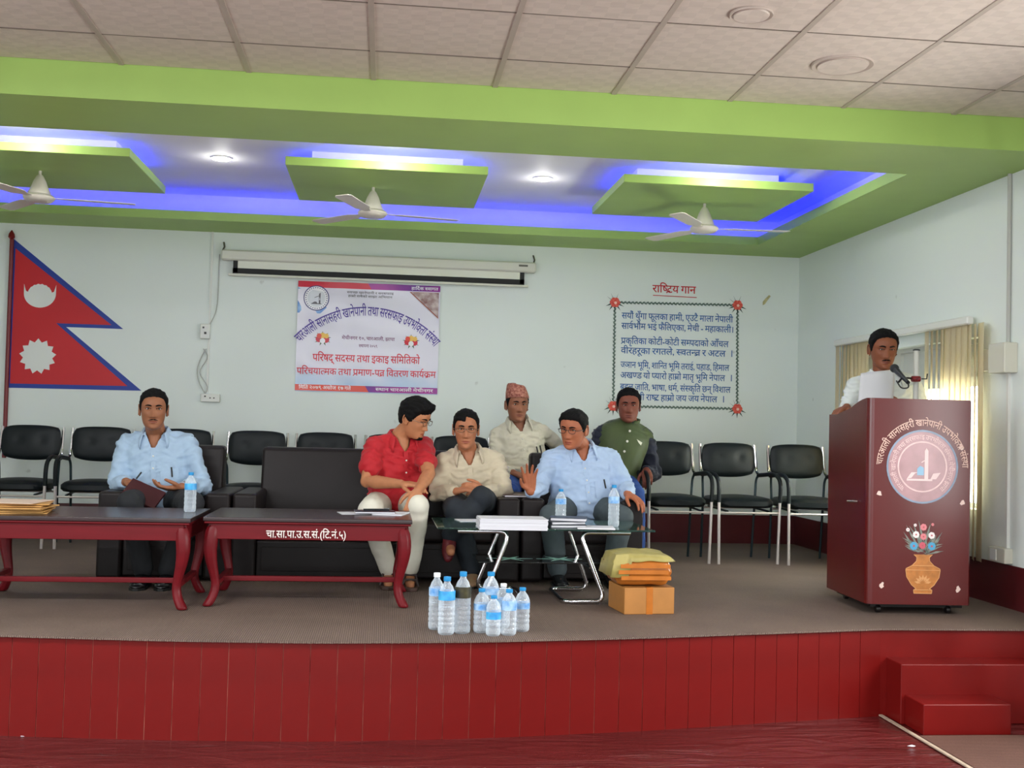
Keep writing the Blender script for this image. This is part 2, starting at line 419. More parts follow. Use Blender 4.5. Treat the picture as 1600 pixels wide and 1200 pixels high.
JNT = mat('joint_dark', (118, 107, 96), .7)
for j in range(-3, 2):
    MB().box((0, ty0+j*.585, 3.0525), (tp*11, .007, .004)).build('joint_line', JNT, ceil)
# green beam and soffit round the recessed stage ceiling
ox0, ox1, oy0, oy1 = -3.55, 2.94, 6.10, 8.70      # opening in the soffit
bz, lz = 2.88, 2.945                               # underside, top of the lip
mb = MB()
mb.box(((LW+RW)/2, 5.56, 3.0), (RW-LW, .18, .24))
beam = mb.build('trim_2', GREEN, kind='structure', label='light green ceiling beam across the front of the stage')
mb = MB()
mb.box(((LW+RW)/2, (5.65+oy0)/2, (bz+lz)/2), (RW-LW, oy0-5.65, lz-bz))
mb.box(((LW+RW)/2, (BW+oy1)/2, (bz+lz)/2), (RW-LW, BW-oy1, lz-bz))
mb.box(((ox1+RW)/2, (oy0+oy1)/2, (bz+lz)/2), (RW-ox1, oy1-oy0, lz-bz))
mb.box(((ox0+LW)/2, (oy0+oy1)/2, (bz+lz)/2), (ox0-LW, oy1-oy0, lz-bz))
soff = mb.build('trim_3', GREEN, kind='structure', label='green soffit round the recessed stage ceiling')
# recess: white ceiling and side walls of the cove behind the lip
cz = 3.12
mb = MB(); g = .26
mb.box(((LW+RW)/2, 7.45, cz+.05), (RW-LW+.2, 3.8, .1))
mb.box(((LW+RW)/2, oy1+g+.02, (lz+cz)/2), (RW-LW, .04, cz-lz))
mb.box(((LW+RW)/2, 5.72, (lz+cz)/2), (RW-LW, .04, cz-lz))
mb.box((ox1+g+.02, 7.4, (lz+cz)/2), (.04, 3.3, cz-lz))
mb.box((ox0-g-.02, 7.4, (lz+cz)/2), (.04, 3.3, cz-lz))
rec = mb.build('ceiling_stage', CEILW, kind='structure', label='white recessed ceiling over the stage')
LED = mat('blue_led', (20, 40, 255), .5, emit=(0, 22, 255), estr=12.5)
mb = MB().box((0, oy1+.16, lz+.012), (6.7, .02, .012)); mb.build('led_strip', LED, rec)
mb = MB().box((ox1+.16, 7.4, lz+.012), (.02, 2.7, .012)); mb.build('led_strip', LED, rec)

# three floating green panels, each on a narrower white box, lit from behind in blue
PX = ((-2.24, 7.05, -2.295), (-.03, 7.10, -.125), (2.12, 7.06, 2.18))
pz = 2.965
FANS = []
for k, (cx, y0, fx) in enumerate(PX):
    y0 = 7.04
    lb = ('green floating ceiling panel over the painted flag', 'green floating ceiling panel over the banner', 'green floating ceiling panel over the painted verse')[k]
    p = empty('ceiling_panel', (cx, y0+.57, cz), label=lb, cat='ceiling panel')
    part_at(MB().box((cx, y0+.57, pz+.027), (1.27, 1.13, .054)), 'panel_board', GREEN, p, bevel=.004)
    part_at(MB().box((cx, y0+.60, (pz+.054+cz)/2), (.98, .66, cz-pz-.054)), 'mounting_box', CEILW, p)
    LEDP = LED
    for xx, yy, sx, sy in ((cx, y0+.20, .9, .015), (cx-.555, y0+.6, .015, .7), (cx+.555, y0+.6, .015, .7)):
        part_at(MB().box((xx, yy, pz+.058), (sx, sy, .008)), 'led_strip', LEDP, p)

# round recessed downlights
DL = mat('downlight_lens', (255, 252, 245), .4, emit=(255, 250, 240), estr=30)
def downlight(x, y, lab, power):
    d = empty('downlight', (x, y, cz), label=lab, cat='ceiling light', group='round ceiling lights over the stage')
    r_ = MB(); r_.lathe([(.060, -.001), (.072, -.001), (.070, -.008), (.060, -.010)], 28); r_.build('rim', WHITEP, d, smooth=True)
    l_ = MB(); l_.lathe([(.059, -.012), (.060, -.006)], 28); l_.build('lens', DL, d)
    li = bpy.data.lights.new('downlight_lamp', 'POINT'); li.energy = power; li.shadow_soft_size = .04; li.color = (1, .98, .93)
    lo = bpy.data.objects.new('downlight_lamp', li); lo.location = (0, 0, -.09); COL.objects.link(lo); lo.parent = d
    return d
downlight(-1.14, 7.62, 'lit round downlight between the flag-side panel and the banner-side panel', 1.1)
downlight(1.05, 7.74, 'lit round downlight between the banner-side panel and the verse-side panel', 1.1)
for k, (cx, y0, fx) in enumerate(PX):
    downlight(cx+.02, 6.76, ('round downlight tucked behind the beam before the flag-side panel', 'round downlight tucked behind the beam before the banner-side panel', 'round downlight tucked behind the beam before the verse-side panel')[k], 8.)

# ceiling fans under the panels
FANM = mat('fan_enamel', (214, 208, 196), .35)
def fan(x, y, top, a0, lab):
    f = empty('ceiling_fan', (x, y, 2.80), label=lab, cat='ceiling fan', group='ceiling fans under the green panels')
    h = top-2.80
    MB().lathe([(.010, .055), (.010, h)], 12).build('rod', FANM, f, smooth=True)
    MB().lathe([(.066, .006), (.070, .022), (.054, .055), (.040, .095), (.022, .13), (.012, .14)], 20).build('lower_cover', FANM, f, smooth=True)
    MB().lathe([(.030, -.040), (.078, -.038), (.098, -.020), (.100, -.008), (.086, .006), (.045, .012)], 28).build('motor', FANM, f, smooth=True)
    for i in range(3):
        a = a0+i*2*math.pi/3; ca, sa = math.cos(a), math.sin(a)
        V = []; L = ((.085, .018), (.15, .026), (.20, .050), (.57, .054), (.60, .040))
        for z in (-.002, .002):
            for r_, wd in L:
                for sg in (-1, 1):
                    V.append((ca*r_-sa*wd*sg, sa*r_+ca*wd*sg, -.012+z+.006*sg*(wd/.066)))
        n_ = len(L)*2; F = []
        for q in range(len(L)-1):
            a_, b2, c_, d_ = q*2, q*2+1, q*2+3, q*2+2
            F += [(a_, d_, c_, b2), (n_+a_, n_+b2, n_+c_, n_+d_), (a_, n_+a_, n_+d_, d_), (b2, c_, n_+c_, n_+b2)]
        F += [(0, 1, n_+1, n_), (n_-2, 2*n_-2, 2*n_-1, n_-1)]
        MB().add(V, F).build('blade', FANM, f)
    return f
fan(-2.295, 7.6, pz, R(8), 'cream ceiling fan hanging in front of the flag side')
fan(-.125, 7.6, pz, R(12), 'cream ceiling fan hanging over the banner side')
fan(2.18, 7.6, pz, R(-4), 'cream ceiling fan hanging over the painted verse side')
# tube lights on the hall ceiling, behind the camera's view
TUBE = mat('tube_glow', (255, 255, 255), .4, emit=(246, 250, 255), estr=9)
for k, (x, y, lab) in enumerate(((-1.9, 3.2, 'lit tube light on the hall ceiling nearest to the stage, flag side'), (1.5, 3.2, 'lit tube light on the hall ceiling nearest to the stage, lectern side'), (-1.9, -.2, 'lit tube light amid the hall ceiling, flag side'), (1.5, -.2, 'lit tube light amid the hall ceiling, lectern side'))):
    tl = empty('tube_light', (x, y, 3.06), label=lab, cat='ceiling light', group='tube lights on the hall ceiling')
    MB().box((0, 0, -.025), (1.25, .06, .05), ch=.006).build('batten', WHITEP, tl)
    MB().tube([(-.6, 0, -.068), (.6, 0, -.068)], .014, 12).build('tube', TUBE, tl, smooth=True)
    for s_ in (-1, 1): MB().box((s_*.605, 0, -.06), (.03, .035, .05)).build('lampholder', WHITEP, tl)
    l = bpy.data.lights.new('tube_lamp', 'AREA'); l.shape = 'RECTANGLE'; l.size = 1.2; l.size_y = .06; l.energy = (76, 30, 70, 34)[k]; l.color = (.95, .98, 1)
    lo = bpy.data.objects.new('tube_lamp', l); lo.location = (0, 0, -.09); COL.objects.link(lo); lo.parent = tl
# round plates on the hall ceiling
ROS = mat('rosette', (180, 166, 155), .5, var=.03)
for x, y, r_, lab in ((2.01, 4.82, .135, 'large round cover plate on the tiled ceiling'), (1.41, 4.30, .085, 'small round cover plate on the tiled ceiling')):
    o = empty('ceiling_plate', (x, y, 3.052), label=lab, cat='ceiling plate')
    MB().lathe([(r_*.80, -.012), (r_*.86, -.006), (r_, -.010), (r_*1.02, -.001)], 36).build('rim', ROS, o, smooth=True)
    MB().lathe([(r_*.82, -.011), (r_*.82, -.013)], 36).build('disc', TILE, o)

# ------------------------------------------------------------------ window with vertical blinds in the right wall
wn = empty('window_1', (RW+.1, (wy0+wy1)/2, wz0), kind='structure')
FRM = mat('window_frame', (186, 190, 186), .45)
GLS = mat('window_glass', (235, 245, 242), .03, trans=1, ior=1.02)
def wpart(mb, name, m_): return part_at(mb, name, m_, wn)
xw = RW+.10
for y in (wy0, wy1): wpart(MB().box((xw, y, (wz0+wz1)/2), (.06, .06, wz1-wz0+.06)), 'window_frame', FRM)
for z in (wz0, wz1, 1.72): wpart(MB().box((xw, (wy0+wy1)/2, z), (.06, wy1-wy0, .06)), 'window_frame', FRM)
for k in (1, 2):
    y = wy0+(wy1-wy0)*k/3; wpart(MB().box((xw, y, (wz0+wz1)/2), (.05, .05, wz1-wz0)), 'mullion', FRM)
for k in range(3):
    y = wy0+(wy1-wy0)*(k+.5)/3
    wpart(MB().box((xw, y, (wz0+1.72)/2), (.005, (wy1-wy0)/3-.05, 1.72-wz0-.05)), 'pane', GLS)
    wpart(MB().box((xw, y, (1.72+wz1)/2), (.005, (wy1-wy0)/3-.05, wz1-1.72-.05)), 'pane', FRM)
area('daylight_stage_window', (RW+.34, (wy0+wy1)/2, 1.40), (0, R(90), 0), 1.0, 1.75, 58, (1, .97, .9))
# outside: pale wall of the yard seen through the panes
MB().box((RW+2.2, 7.2, 1.2), (.1, 6, 2.6)).build('wall_yard', mat('yard_wall', (232, 226, 200), .8, var=.1, vscale=2), kind='structure')

SLAT = cloth_through('blind_cream', (250, 240, 216), .6)
bl = empty('vertical_blind', (RW-.06, 7.25, 2.06), label='cream vertical blind drawn half open across the stage window', cat='blind')
part_at(MB().box((RW-.055, 7.30, 2.075), (.045, 2.0, .05), ch=.008), 'headrail', WHITEP, bl)
sl = None
for y in [6.18+.066*i for i in range(11)]+[7.74+.066*i for i in range(9)]:
    a = R(78)+random.uniform(-.2, .2)
    if sl is None:
        V = []; n_ = 7
        for z in (-1.39, 0):
            for q in range(n_):
                u = (q/(n_-1)-.5)*.088; V.append((.006*math.cos(u/.088*math.pi), u, z))
        sl = mesh_obj('slat', V, [(q, q+1, n_+q+1, n_+q) for q in range(n_-1)], SLAT, bl, True)
        sm = sl.modifiers.new('s', 'SOLIDIFY'); sm.thickness = .001; o = sl
    else:
        o = sl.copy(); COL.objects.link(o)
    o.location = (.005, y-7.25, -.01); o.rotation_euler = (0, 0, a-R(90))

# ------------------------------------------------------------------ wiring on the walls
CAB = mat('cable_grey', (176, 178, 172), .5)
BOXG = mat('box_cream', (206, 205, 190), .5)
def wallbox(name, c, d, lab, cat, holes=()):
    o = empty(name, c, label=lab, cat=cat)
    MB().box((0, 0, 0), d, ch=.004).build('casing', WHITEP, o)
    for hx, hz, hs in holes:
        MB().box((hx, -d[1]/2-.001, hz), (hs, .004, hs)).build('switch', mat('dark_grey', (70, 70, 68), .5), o)
    return o
wallbox('switch_box', (-1.46, BW-.02, 2.07), (.075, .04, .12), 'small white switch box on the wall between flag and screen', 'switch', ((-.012, .03, .014), (.004, -.014, .018)))
wallbox('socket_box', (-1.40, BW-.02, 1.535), (.15, .04, .065), 'white socket box low on the wall beside the painted flag', 'socket', ((-.04, .012, .012), (0, .0, .01), (.03, .0, .01)))
MB().box((-1.43, BW-.006, 2.23), (.016, .012, 1.30)).build('wall_conduit', WHITEP, label='white cable conduit running up the wall beside the screen', cat='conduit')
cb = MB(); cb.tube(rounded([(-1.37, BW-.012, 2.70), (-1.37, BW-.012, 2.25), (-1.43, BW-.02, 2.12)], .15), .004, 6)
cb.build('wall_cable', CAB, smooth=True, label='thin grey cable dropping from the projector screen to the switch box', cat='cable')
cb = MB(); cb.tube([at(318+6*math.sin(t*9), 545+t*70, BW-.02) for t in np.linspace(0, 1, 14)], .004, 6); cb.tube([at(322-14*math.sin(t*3.1), 545+t*72, BW-.02) for t in np.linspace(0, 1, 14)], .004, 6)
cb.build('wall_cable', CAB, smooth=True, label='pair of looping cables between the switch box and the socket', cat='cable')
# right wall: fuse box, conduit, low socket
o = empty('fuse_box', (RW-.04, 5.97, 1.83), label='cream metal fuse box on the right wall beside the blind', cat='fuse box')
MB().box((0, 0, 0), (.08, .17, .17), ch=.004).build('casing', BOXG, o)
MB().box((-.03, .20, .0), (.02, .20, .13), ch=.004).build('cover_plate', WHITEP, o)
o.children[1].location = (.06, 0, 0)
MB().tube([(RW-.012, 5.965, 2.88), (RW-.012, 5.965, 1.92)], .012, 8).build('wall_conduit', CAB, smooth=True, label='grey conduit running up from the fuse box to the soffit', cat='conduit')
MB().box((RW-.008, 5.965, 1.25), (.016, .022, 1.0)).build('wall_conduit', WHITEP, label='white conduit running down from the fuse box to the low socket', cat='conduit')
o = empty('socket_box', (RW-.025, 6.0, .72), label='white socket box low on the right wall above the dado', cat='socket')
MB().box((0, 0, 0), (.05, .17, .085), ch=.004).build('casing', BOXG, o)
MB().box((-.027, .03, .0), (.006, .06, .06)).build('socket_face', WHITEP, o)
# door mat by the steps
o = MB().box((2.73, 4.2, .006), (.52, 1.45, .012)).build('door_mat', MAT_RUG, label='brown ribbed mat lying before the red steps', cat='mat')
MB().box((2.455, 4.55, .008), (.018, 1.5, .006)).build('floor_tape', mat('tape', (178, 160, 140), .6, var=.2, vscale=30), label='pale edging tape along the side of the ribbed mat', cat='tape')
# ------------------------------------------------------------------ Devanagari lettering as flat meshes
_gc = {}
def _raw(txt):
    """triangulated outline of a text run (2-D verts, faces)"""
    if txt in _gc: return _gc[txt]
    cu = bpy.data.curves.new('lettering', 'FONT'); cu.body = txt; cu.size = 1.0; cu.resolution_u = 3; cu.offset = .010
    ob = bpy.data.objects.new('lettering', cu); COL.objects.link(ob)
    dg = bpy.context.evaluated_depsgraph_get(); dg.update()
    me = bpy.data.meshes.new_from_object(ob.evaluated_get(dg))
    V = [(v.co.x, v.co.y) for v in me.vertices]; F = [tuple(p.vertices) for p in me.polygons]
    bpy.data.objects.remove(ob); bpy.data.curves.remove(cu); bpy.data.meshes.remove(me)
    _gc[txt] = (V, F); return V, F
_adv = {}
def adv(txt):
    if txt not in _adv:
        a = max(x for x, y in _raw(txt+'म')[0]); b = max(x for x, y in _raw('म')[0]); _adv[txt] = a-b
    return _adv[txt]
def _clip(V, F, xm):
    """keep what lies left of xm (half form of a consonant)"""
    bm = bmesh.new(); vs = [bm.verts.new((x, y, 0)) for x, y in V]
    for f in F:
        try: bm.faces.new([vs[i] for i in f])
        except ValueError: pass
    bmesh.ops.bisect_plane(bm, geom=bm.verts[:]+bm.edges[:]+bm.faces[:], plane_co=(xm, 0, 0), plane_no=(1, 0, 0), clear_outer=True)
    bm.verts.index_update(); V2 = [(v.co.x, v.co.y) for v in bm.verts]; F2 = [tuple(v.index for v in f.verts) for f in bm.faces]
    bm.free(); return V2, F2
CONS = set(chr(c) for c in range(0x915, 0x93A)); HAL = '्'; MARKS = set('ािीुूृेैोौंँःॉ')
def shape(txt):
    """list of (V, F) laid out from x = 0; half forms, reph and ra-below are put together by hand"""
    out = []; x = 0.; i = 0; n = len(txt)
    def put(s, dx=0., dy=0., sx=1., sc=1.):
        V, F = _raw(s); out.append(([(x+dx+px*sx*sc, dy+py*sc) for px, py in V], F if sx > 0 else [f[::-1] for f in F]))
    while i < n:
        c = txt[i]
        if c == ' ': x += .22; i += 1; continue
        if c not in CONS:
            put(c); x += adv(c); i += 1; continue
        cl = [c]; i += 1; ra = False
        while i+1 < n and txt[i] == HAL and txt[i+1] in CONS:
            if txt[i+1] == 'र' : ra = True
            else: cl.append(txt[i+1])
            i += 2
        end_h = i < n and txt[i] == HAL
        if end_h: i += 1
        reph = len(cl) > 1 and cl[0] == 'र'
        if reph: cl = cl[1:]
        ms = ''
        while i < n and txt[i] in MARKS: ms += txt[i]; i += 1
        if 'ि' in ms: put('ि'); x += adv('ि'); ms = ms.replace('ि', '')
        for h in cl[:-1]:
            V, F = _raw(h); a = adv(h)
            if h in 'टठडढदह':
                put(h, sc=.8, dy=.12); x += a*.72
            else:
                V, F = _clip(V, F, a-.14); out.append(([(x+px, py) for px, py in V], F)); x += a-.15
        base = cl[-1]; x0 = x
        nsp = ''.join(q for q in ms if q in 'ुूृेैंँ'); sp = [q for q in ms if q not in 'ुूृेैंँ']
        first = ''.join(q for q in ms if q in 'ुूृेैंँ') if not sp else ''.join(q for q in ms if q in 'ुूृ')
        put(base+first+(HAL if end_h else '')); 
        if ra:
            V, F = _raw(HAL); mx = [px for px, py in V]; a = adv(base)
            out.append(([(x+a-.20-(px-min(mx))*1.1, py+.22) for px, py in V], [f[::-1] for f in F]))
        x += adv(base)
        for q in sp:
            rest = ''.join(z for z in ms if z in 'ंँ')
            put(q+rest); x += adv(q)
        if reph:
            V, F = _raw('े'); mx = [px for px, py in V]; w_ = max(mx)-min(mx)
            out.append(([(x-.06-w_+ (max(mx)-px)*.9+.02, py) for px, py in V], [f[::-1] for f in F]))
    return out, x
def lettering(mb, txt, fn, width=None, size=None, bold=0.):
    """adds a line to mb; fn maps text units (u along, v up, both in metres) to a 3-D point"""
    gl, W = shape(txt); k = (width/W) if width else size
    ky = size or k
    for V, F in gl:
        mb.add([fn(px*k, py*ky) for px, py in V], F)
    return W*k
def flat_line(mb, txt, x0, z0, y, width, size):
    return lettering(mb, txt, lambda u, v: (x0+u, y, z0+v), width, size)
# ------------------------------------------------------------------ painted flag on the back wall
yb = BW-.001
FRED = mat('flag_red', (196, 24, 34), .45, var=.05, vscale=3); FBLUE = mat('flag_blue', (24, 56, 150), .45); FWHITE = mat('flag_white', (226, 230, 226), .5)
fg = empty('flag', (-2.97, BW, 1.29), label='red pennant-shaped national flag with blue border painted on the wall', cat='flag')
def fp(mb, name, m_, par=fg, **k): return part_at(mb, name, m_, par, **k)
outer = [(-2.985, 2.745), (-2.965, 2.745), (-2.115, 2.073), (-2.555, 2.073), (-1.955, 1.580), (-2.985, 1.573)]
inner = [(-2.950, 2.690), (-2.190, 2.098), (-2.640, 2.098), (-2.620, 2.085), (-2.060, 1.610), (-2.955, 1.603)]
fp(MB().slab([(-2.99, 2.75), (-2.965, 2.75), (-2.105, 2.068), (-2.545, 2.068), (-1.945, 1.578), (-2.99, 1.572)], yb, .003), 'border', FBLUE)
fp(MB().slab([(-2.955, 2.680), (-2.195, 2.096), (-2.622, 2.096), (-2.055, 1.612), (-2.955, 1.606)], yb-.003, .002), 'field', FRED)
# moon: crescent with a scalloped upper edge
mo = [(-2.755+.118*math.cos(a), 2.315+.118*math.sin(a)*.9) for a in np.linspace(R(175), R(365), 22)]
mo = [(-2.876, 2.385)]+mo+[(-2.634, 2.385)]+[(-2.755+.075*math.cos(a), 2.300+.062*abs(math.sin(a))+.008*(q % 2)) for q, a in enumerate(np.linspace(R(8), R(172), 15))]
mo_lo = [(-2.755+.122*math.cos(a), 2.325+.11*math.sin(a)) for a in np.linspace(R(180), R(360), 24)]
mo_hi = [(-2.755+.092*math.cos(a), 2.315+.01+.075*math.sin(a)*(1+.08*(q % 2))) for q, a in enumerate(np.linspace(R(10), R(170), 17))]
fp(MB().slab([(-2.878, 2.40)]+mo_lo+[(-2.632, 2.40), (-2.648, 2.345)]+mo_hi+[(-2.862, 2.345)], yb-.005, .002), 'moon', FWHITE)
sun = []
for q in range(26):
    a = 2*math.pi*q/26+R(90); r_ = .142 if q % 2 == 0 else .112; sun.append((-2.752+r_*math.cos(a), 1.828+r_*math.sin(a)))
fp(MB().slab(sun, yb-.005, .002), 'sun', FWHITE)
POLE = mat('pole_maroon', (120, 40, 44), .4)
fp(MB().tube([(-2.972, BW-.018, 1.02), (-2.982, BW-.018, 2.755)], .016, 10), 'pole', POLE, smooth=True)
fp(MB().lathe([(.008, 0), (.026, .02), (.022, .045), (.004, .075)], 14, (-2.982, BW-.028, 2.745)), 'finial', mat('finial_red', (120, 24, 28), .4), smooth=True)

# ------------------------------------------------------------------ rolled-up projector screen
sc = empty('projector_screen', (-.07, BW-.05, 2.6), label='rolled-up white projector screen in its long wall casing', cat='projector screen')
CREAM = mat('screen_casing', (214, 214, 202), .45); BLK = mat('screen_black', (22, 24, 22), .6)
def sp(mb, name, m_, **k): return part_at(mb, name, m_, sc, **k)
sp(MB().box((-.07, BW-.05, 2.69), (2.56, .075, .085), ch=.012), 'casing', CREAM)
sp(MB().box((-.07, BW-.055, 2.605), (2.33, .004, .09)), 'cloth', mat('screen_cloth', (226, 228, 214), .6))
sp(MB().box((-.07, BW-.058, 2.566), (2.37, .006, .044)), 'black_border', BLK)
for x in (-1.235, 1.095): sp(MB().box((x, BW-.058, 2.60), (.036, .006, .095)), 'black_border', BLK)
sp(MB().box((-.07, BW-.055, 2.534), (2.44, .02, .02), ch=.004), 'bottom_bar', CREAM)
for x in (-1.34, 1.19): sp(MB().tube([(x, BW-.05, 2.73), (x+.01, BW-.03, 2.76), (x, BW-.01, 2.80)], .007, 6), 'hanger', mat('rusty_grey', (90, 88, 76), .6))
sp(MB().box((1.10, BW-.089, 2.70), (.075, .004, .016)), 'name_plate', mat('plate_grey', (100, 100, 88), .5))

# ------------------------------------------------------------------ printed banner
bn = empty('banner', (-.155, BW, 1.6), label='printed vinyl programme banner with arched purple lettering taped to the wall', cat='banner')
def bmat():
    M = mat('banner_vinyl', (225, 225, 236), .25); nt = M.node_tree; b = nt.nodes['Principled BSDF']
    t = nt.nodes.new('ShaderNodeTexCoord'); s_ = nt.nodes.new('ShaderNodeSeparateXYZ'); nt.links.new(t.outputs['Object'], s_.inputs[0])
    n = nt.nodes.new('ShaderNodeTexNoise'); n.inputs['Scale'].default_value = 4; nt.links.new(t.outputs['Object'], n.inputs['Vector'])
    a = nt.nodes.new('ShaderNodeMath'); a.operation = 'MULTIPLY_ADD'; a.inputs[1].default_value = .35; nt.links.new(n.outputs['Fac'], a.inputs[0]); nt.links.new(s_.outputs['Z'], a.inputs[2])
    r_ = nt.nodes.new('ShaderNodeValToRGB'); mr = nt.nodes.new('ShaderNodeMapRange'); mr.inputs[1].default_value = 1.62; mr.inputs[2].default_value = 2.45
    nt.links.new(a.outputs[0], mr.inputs[0]); nt.links.new(mr.outputs[0], r_.inputs[0])
    e = r_.color_ramp.elements; e[0].color = lin((150, 190, 226))+(1,); e[0].position = .12; e[1].color = lin((226, 224, 238))+(1,); e[1].position = .5
    nt.links.new(r_.outputs[0], b.inputs['Base Color']); return M
bx0, bx1, bz0, bz1 = -.735, .422, 1.612, 2.512
V = []; NX, NZ = 40, 30
def bsurf(x, z): return BW-.010-.004*math.sin(x*17+z*3)-.003*math.sin(z*23+x*5)
for j in range(NZ+1):
    for i in range(NX+1):
        x = bx0+(bx1-bx0)*i/NX; z = bz0+(bz1-bz0)*j/NZ; V.append((x, bsurf(x, z), z))
F = [(j*(NX+1)+i, j*(NX+1)+i+1, (j+1)*(NX+1)+i+1, (j+1)*(NX+1)+i) for j in range(NZ) for i in range(NX)]
part_at(MB().add(V, F), 'sheet', bmat(), bn, smooth=True)
def bprint(mb, name, m_, lift=.0012, par=bn):
    """lay flat print on the waved sheet"""
    mb.v = [(x, bsurf(x, z)-lift-(0 if y > -.5 else 0), z) for x, y, z in mb.v]
    return part_at(mb, name, m_, par)
def poly2(mb, pts):
    n = len(pts); ar = sum(pts[i][0]*pts[(i+1) % n][1]-pts[(i+1) % n][0]*pts[i][1] for i in range(n))
    mb.add([(x, 0, z) for x, z in (pts if ar > 0 else pts[::-1])], [tuple(range(n))]); return mb
def band(mb, x0, x1, z0, z1, sl=0, n=14):
    for i in range(n):
        a = x0+(x1-x0)*i/n; b2 = x0+(x1-x0)*(i+1)/n
        poly2(mb, [(a, z0), (b2, z0), (b2+(sl if i == n-1 and x1 < bx1 else 0), z1), (a+(sl if i == 0 and x0 > bx0 else 0), z1)])
    return mb
PR = mat('print_red', (206, 36, 60), .3); PP = mat('print_purple', (96, 34, 140), .3, rgb2=(190, 40, 150), vscale=2.5); PO = mat('print_orange', (222, 70, 50), .3)
PW = mat('print_white', (240, 240, 244), .3); PV = mat('print_violet', (70, 48, 150), .35); PT = mat('print_crimson', (214, 40, 60), .35); PG = mat('print_grey', (90, 88, 96), .35)
bprint(band(MB(), bx0, -.14, 2.462, 2.512, -.03), 'red_stripe', PR)
bprint(band(MB(), -.14, bx1, 2.462, 2.512, -.03), 'purple_stripe', PP)
bprint(band(MB(), bx0, -.14, 1.618, 1.668, -.03), 'orange_stripe', PO)
bprint(band(MB(), -.14, bx1, 1.618, 1.668, -.03), 'magenta_stripe', PP)
# logo, top left: blue swirl behind, ringed disc, landmark drawing
bprint(poly2(MB(), [(bx0, 2.25), (-.55, 2.25), (-.50, 2.30), (-.60, 2.38), (bx0, 2.46)]), 'blue_wave', mat('print_blue', (60, 120, 200), .3, rgb2=(150, 190, 230), vscale=14))
mb = MB(); poly2(mb, circ(-.585, 2.375, .104, 30)); bprint(mb, 'logo_ring', mat('print_navy', (60, 62, 120), .3), .002)
mb = MB(); poly2(mb, circ(-.585, 2.375, .096, 30)); bprint(mb, 'logo_disc', PW, .0028)
mb = MB(); poly2(mb, circ(-.585, 2.375, .074, 30)); 
mb2 = MB()
for k in range(30):
    a = 2*math.pi*k/30; poly2(mb2, circ(-.585+.085*math.cos(a), 2.375+.085*math.sin(a), .005, 6))
bprint(mb2, 'logo_lettering', mat('print_navy', (60, 62, 120), .3), .0036)
bprint(mb, 'logo_inner_disc', mat('print_pale', (214, 218, 226), .3), .0036)
mb = MB()
for q in ([(-.625, 2.325), (-.545, 2.325), (-.545, 2.332), (-.625, 2.332)], [(-.565, 2.332), (-.552, 2.332), (-.552, 2.42), (-.565, 2.41)], [(-.62, 2.332), (-.60, 2.345), (-.585, 2.345), (-.575, 2.332)], [(-.60, 2.375), (-.565, 2.39), (-.565, 2.395), (-.60, 2.38)]): poly2(mb, q)
bprint(mb, 'logo_drawing', PG, .0044)
# picture, top right
mb = MB(); poly2(mb, [(.17, 2.455), (bx1-.01, 2.455), (bx1-.01, 2.24)]); bprint(mb, 'picture_edge', mat('print_brown', (150, 70, 50), .3), .002)
mb = MB(); poly2(mb, [(.185, 2.452), (bx1-.01, 2.452), (bx1-.01, 2.252)]); bprint(mb, 'picture', mat('print_picture', (206, 190, 190), .3, rgb2=(120, 66, 62), vscale=18), .003)
mb = MB()
flat_line(mb, 'स्वच्छ खानेपानी र सरसफाइ', -.34, 2.425, 0, .38, .026); flat_line(mb, 'हाम्रो सबैको साझा अभियान', -.33, 2.395, 0, .36, .026)
bprint(mb, 'motto', PG, .002)
mb = MB(); flat_line(mb, 'हार्दिक स्वागत', .185, 2.474, 0, .22, .036); flat_line(mb, 'मिति २०७९ असोज १७ गते', bx0+.03, 1.632, 0, .42, .042); flat_line(mb, 'स्थान चारआली मेचीनगर', -.085, 1.632, 0, .47, .038)
bprint(mb, 'stripe_lettering', PW, .0022)
# arched title
mb = MB(); cxa, Ra = -.16, .74; cza = 2.262-Ra
half = math.asin(.545/Ra)
gl, W = shape('चारआली सानासहरी खानेपानी तथा सरसफाइ उपभोक्ता संस्था')
arcL = 2*half*Ra
for V, F in gl:
    mb.add([(cxa+(Ra+py*.112)*math.sin(-half+px*arcL/W/Ra), 0, cza+(Ra+py*.112)*math.cos(-half+px*arcL/W/Ra)-.015) for px, py in V], F)
bprint(mb, 'arched_title', PV, .003)
mb = MB(); flat_line(mb, 'मेचीनगर १०, चारआली, झापा', -.37, 2.045, 0, .43, .040); flat_line(mb, 'स्थापना २०५९', -.23, 1.985, 0, .15, .036)
bprint(mb, 'address', mat('print_mauve', (120, 60, 110), .35), .002)
mb = MB(); flat_line(mb, 'परिषद् सदस्य तथा इकाइ समितिको', -.60, 1.862, 0, .87, .088); bprint(mb, 'programme_title', PT, .0025)
mb = MB(); flat_line(mb, 'परिचयात्मक तथा प्रमाण-पत्र वितरण कार्यक्रम', -.725, 1.752, 0, 1.13, .080)
bprint(mb, 'programme_title', PT, .0025)
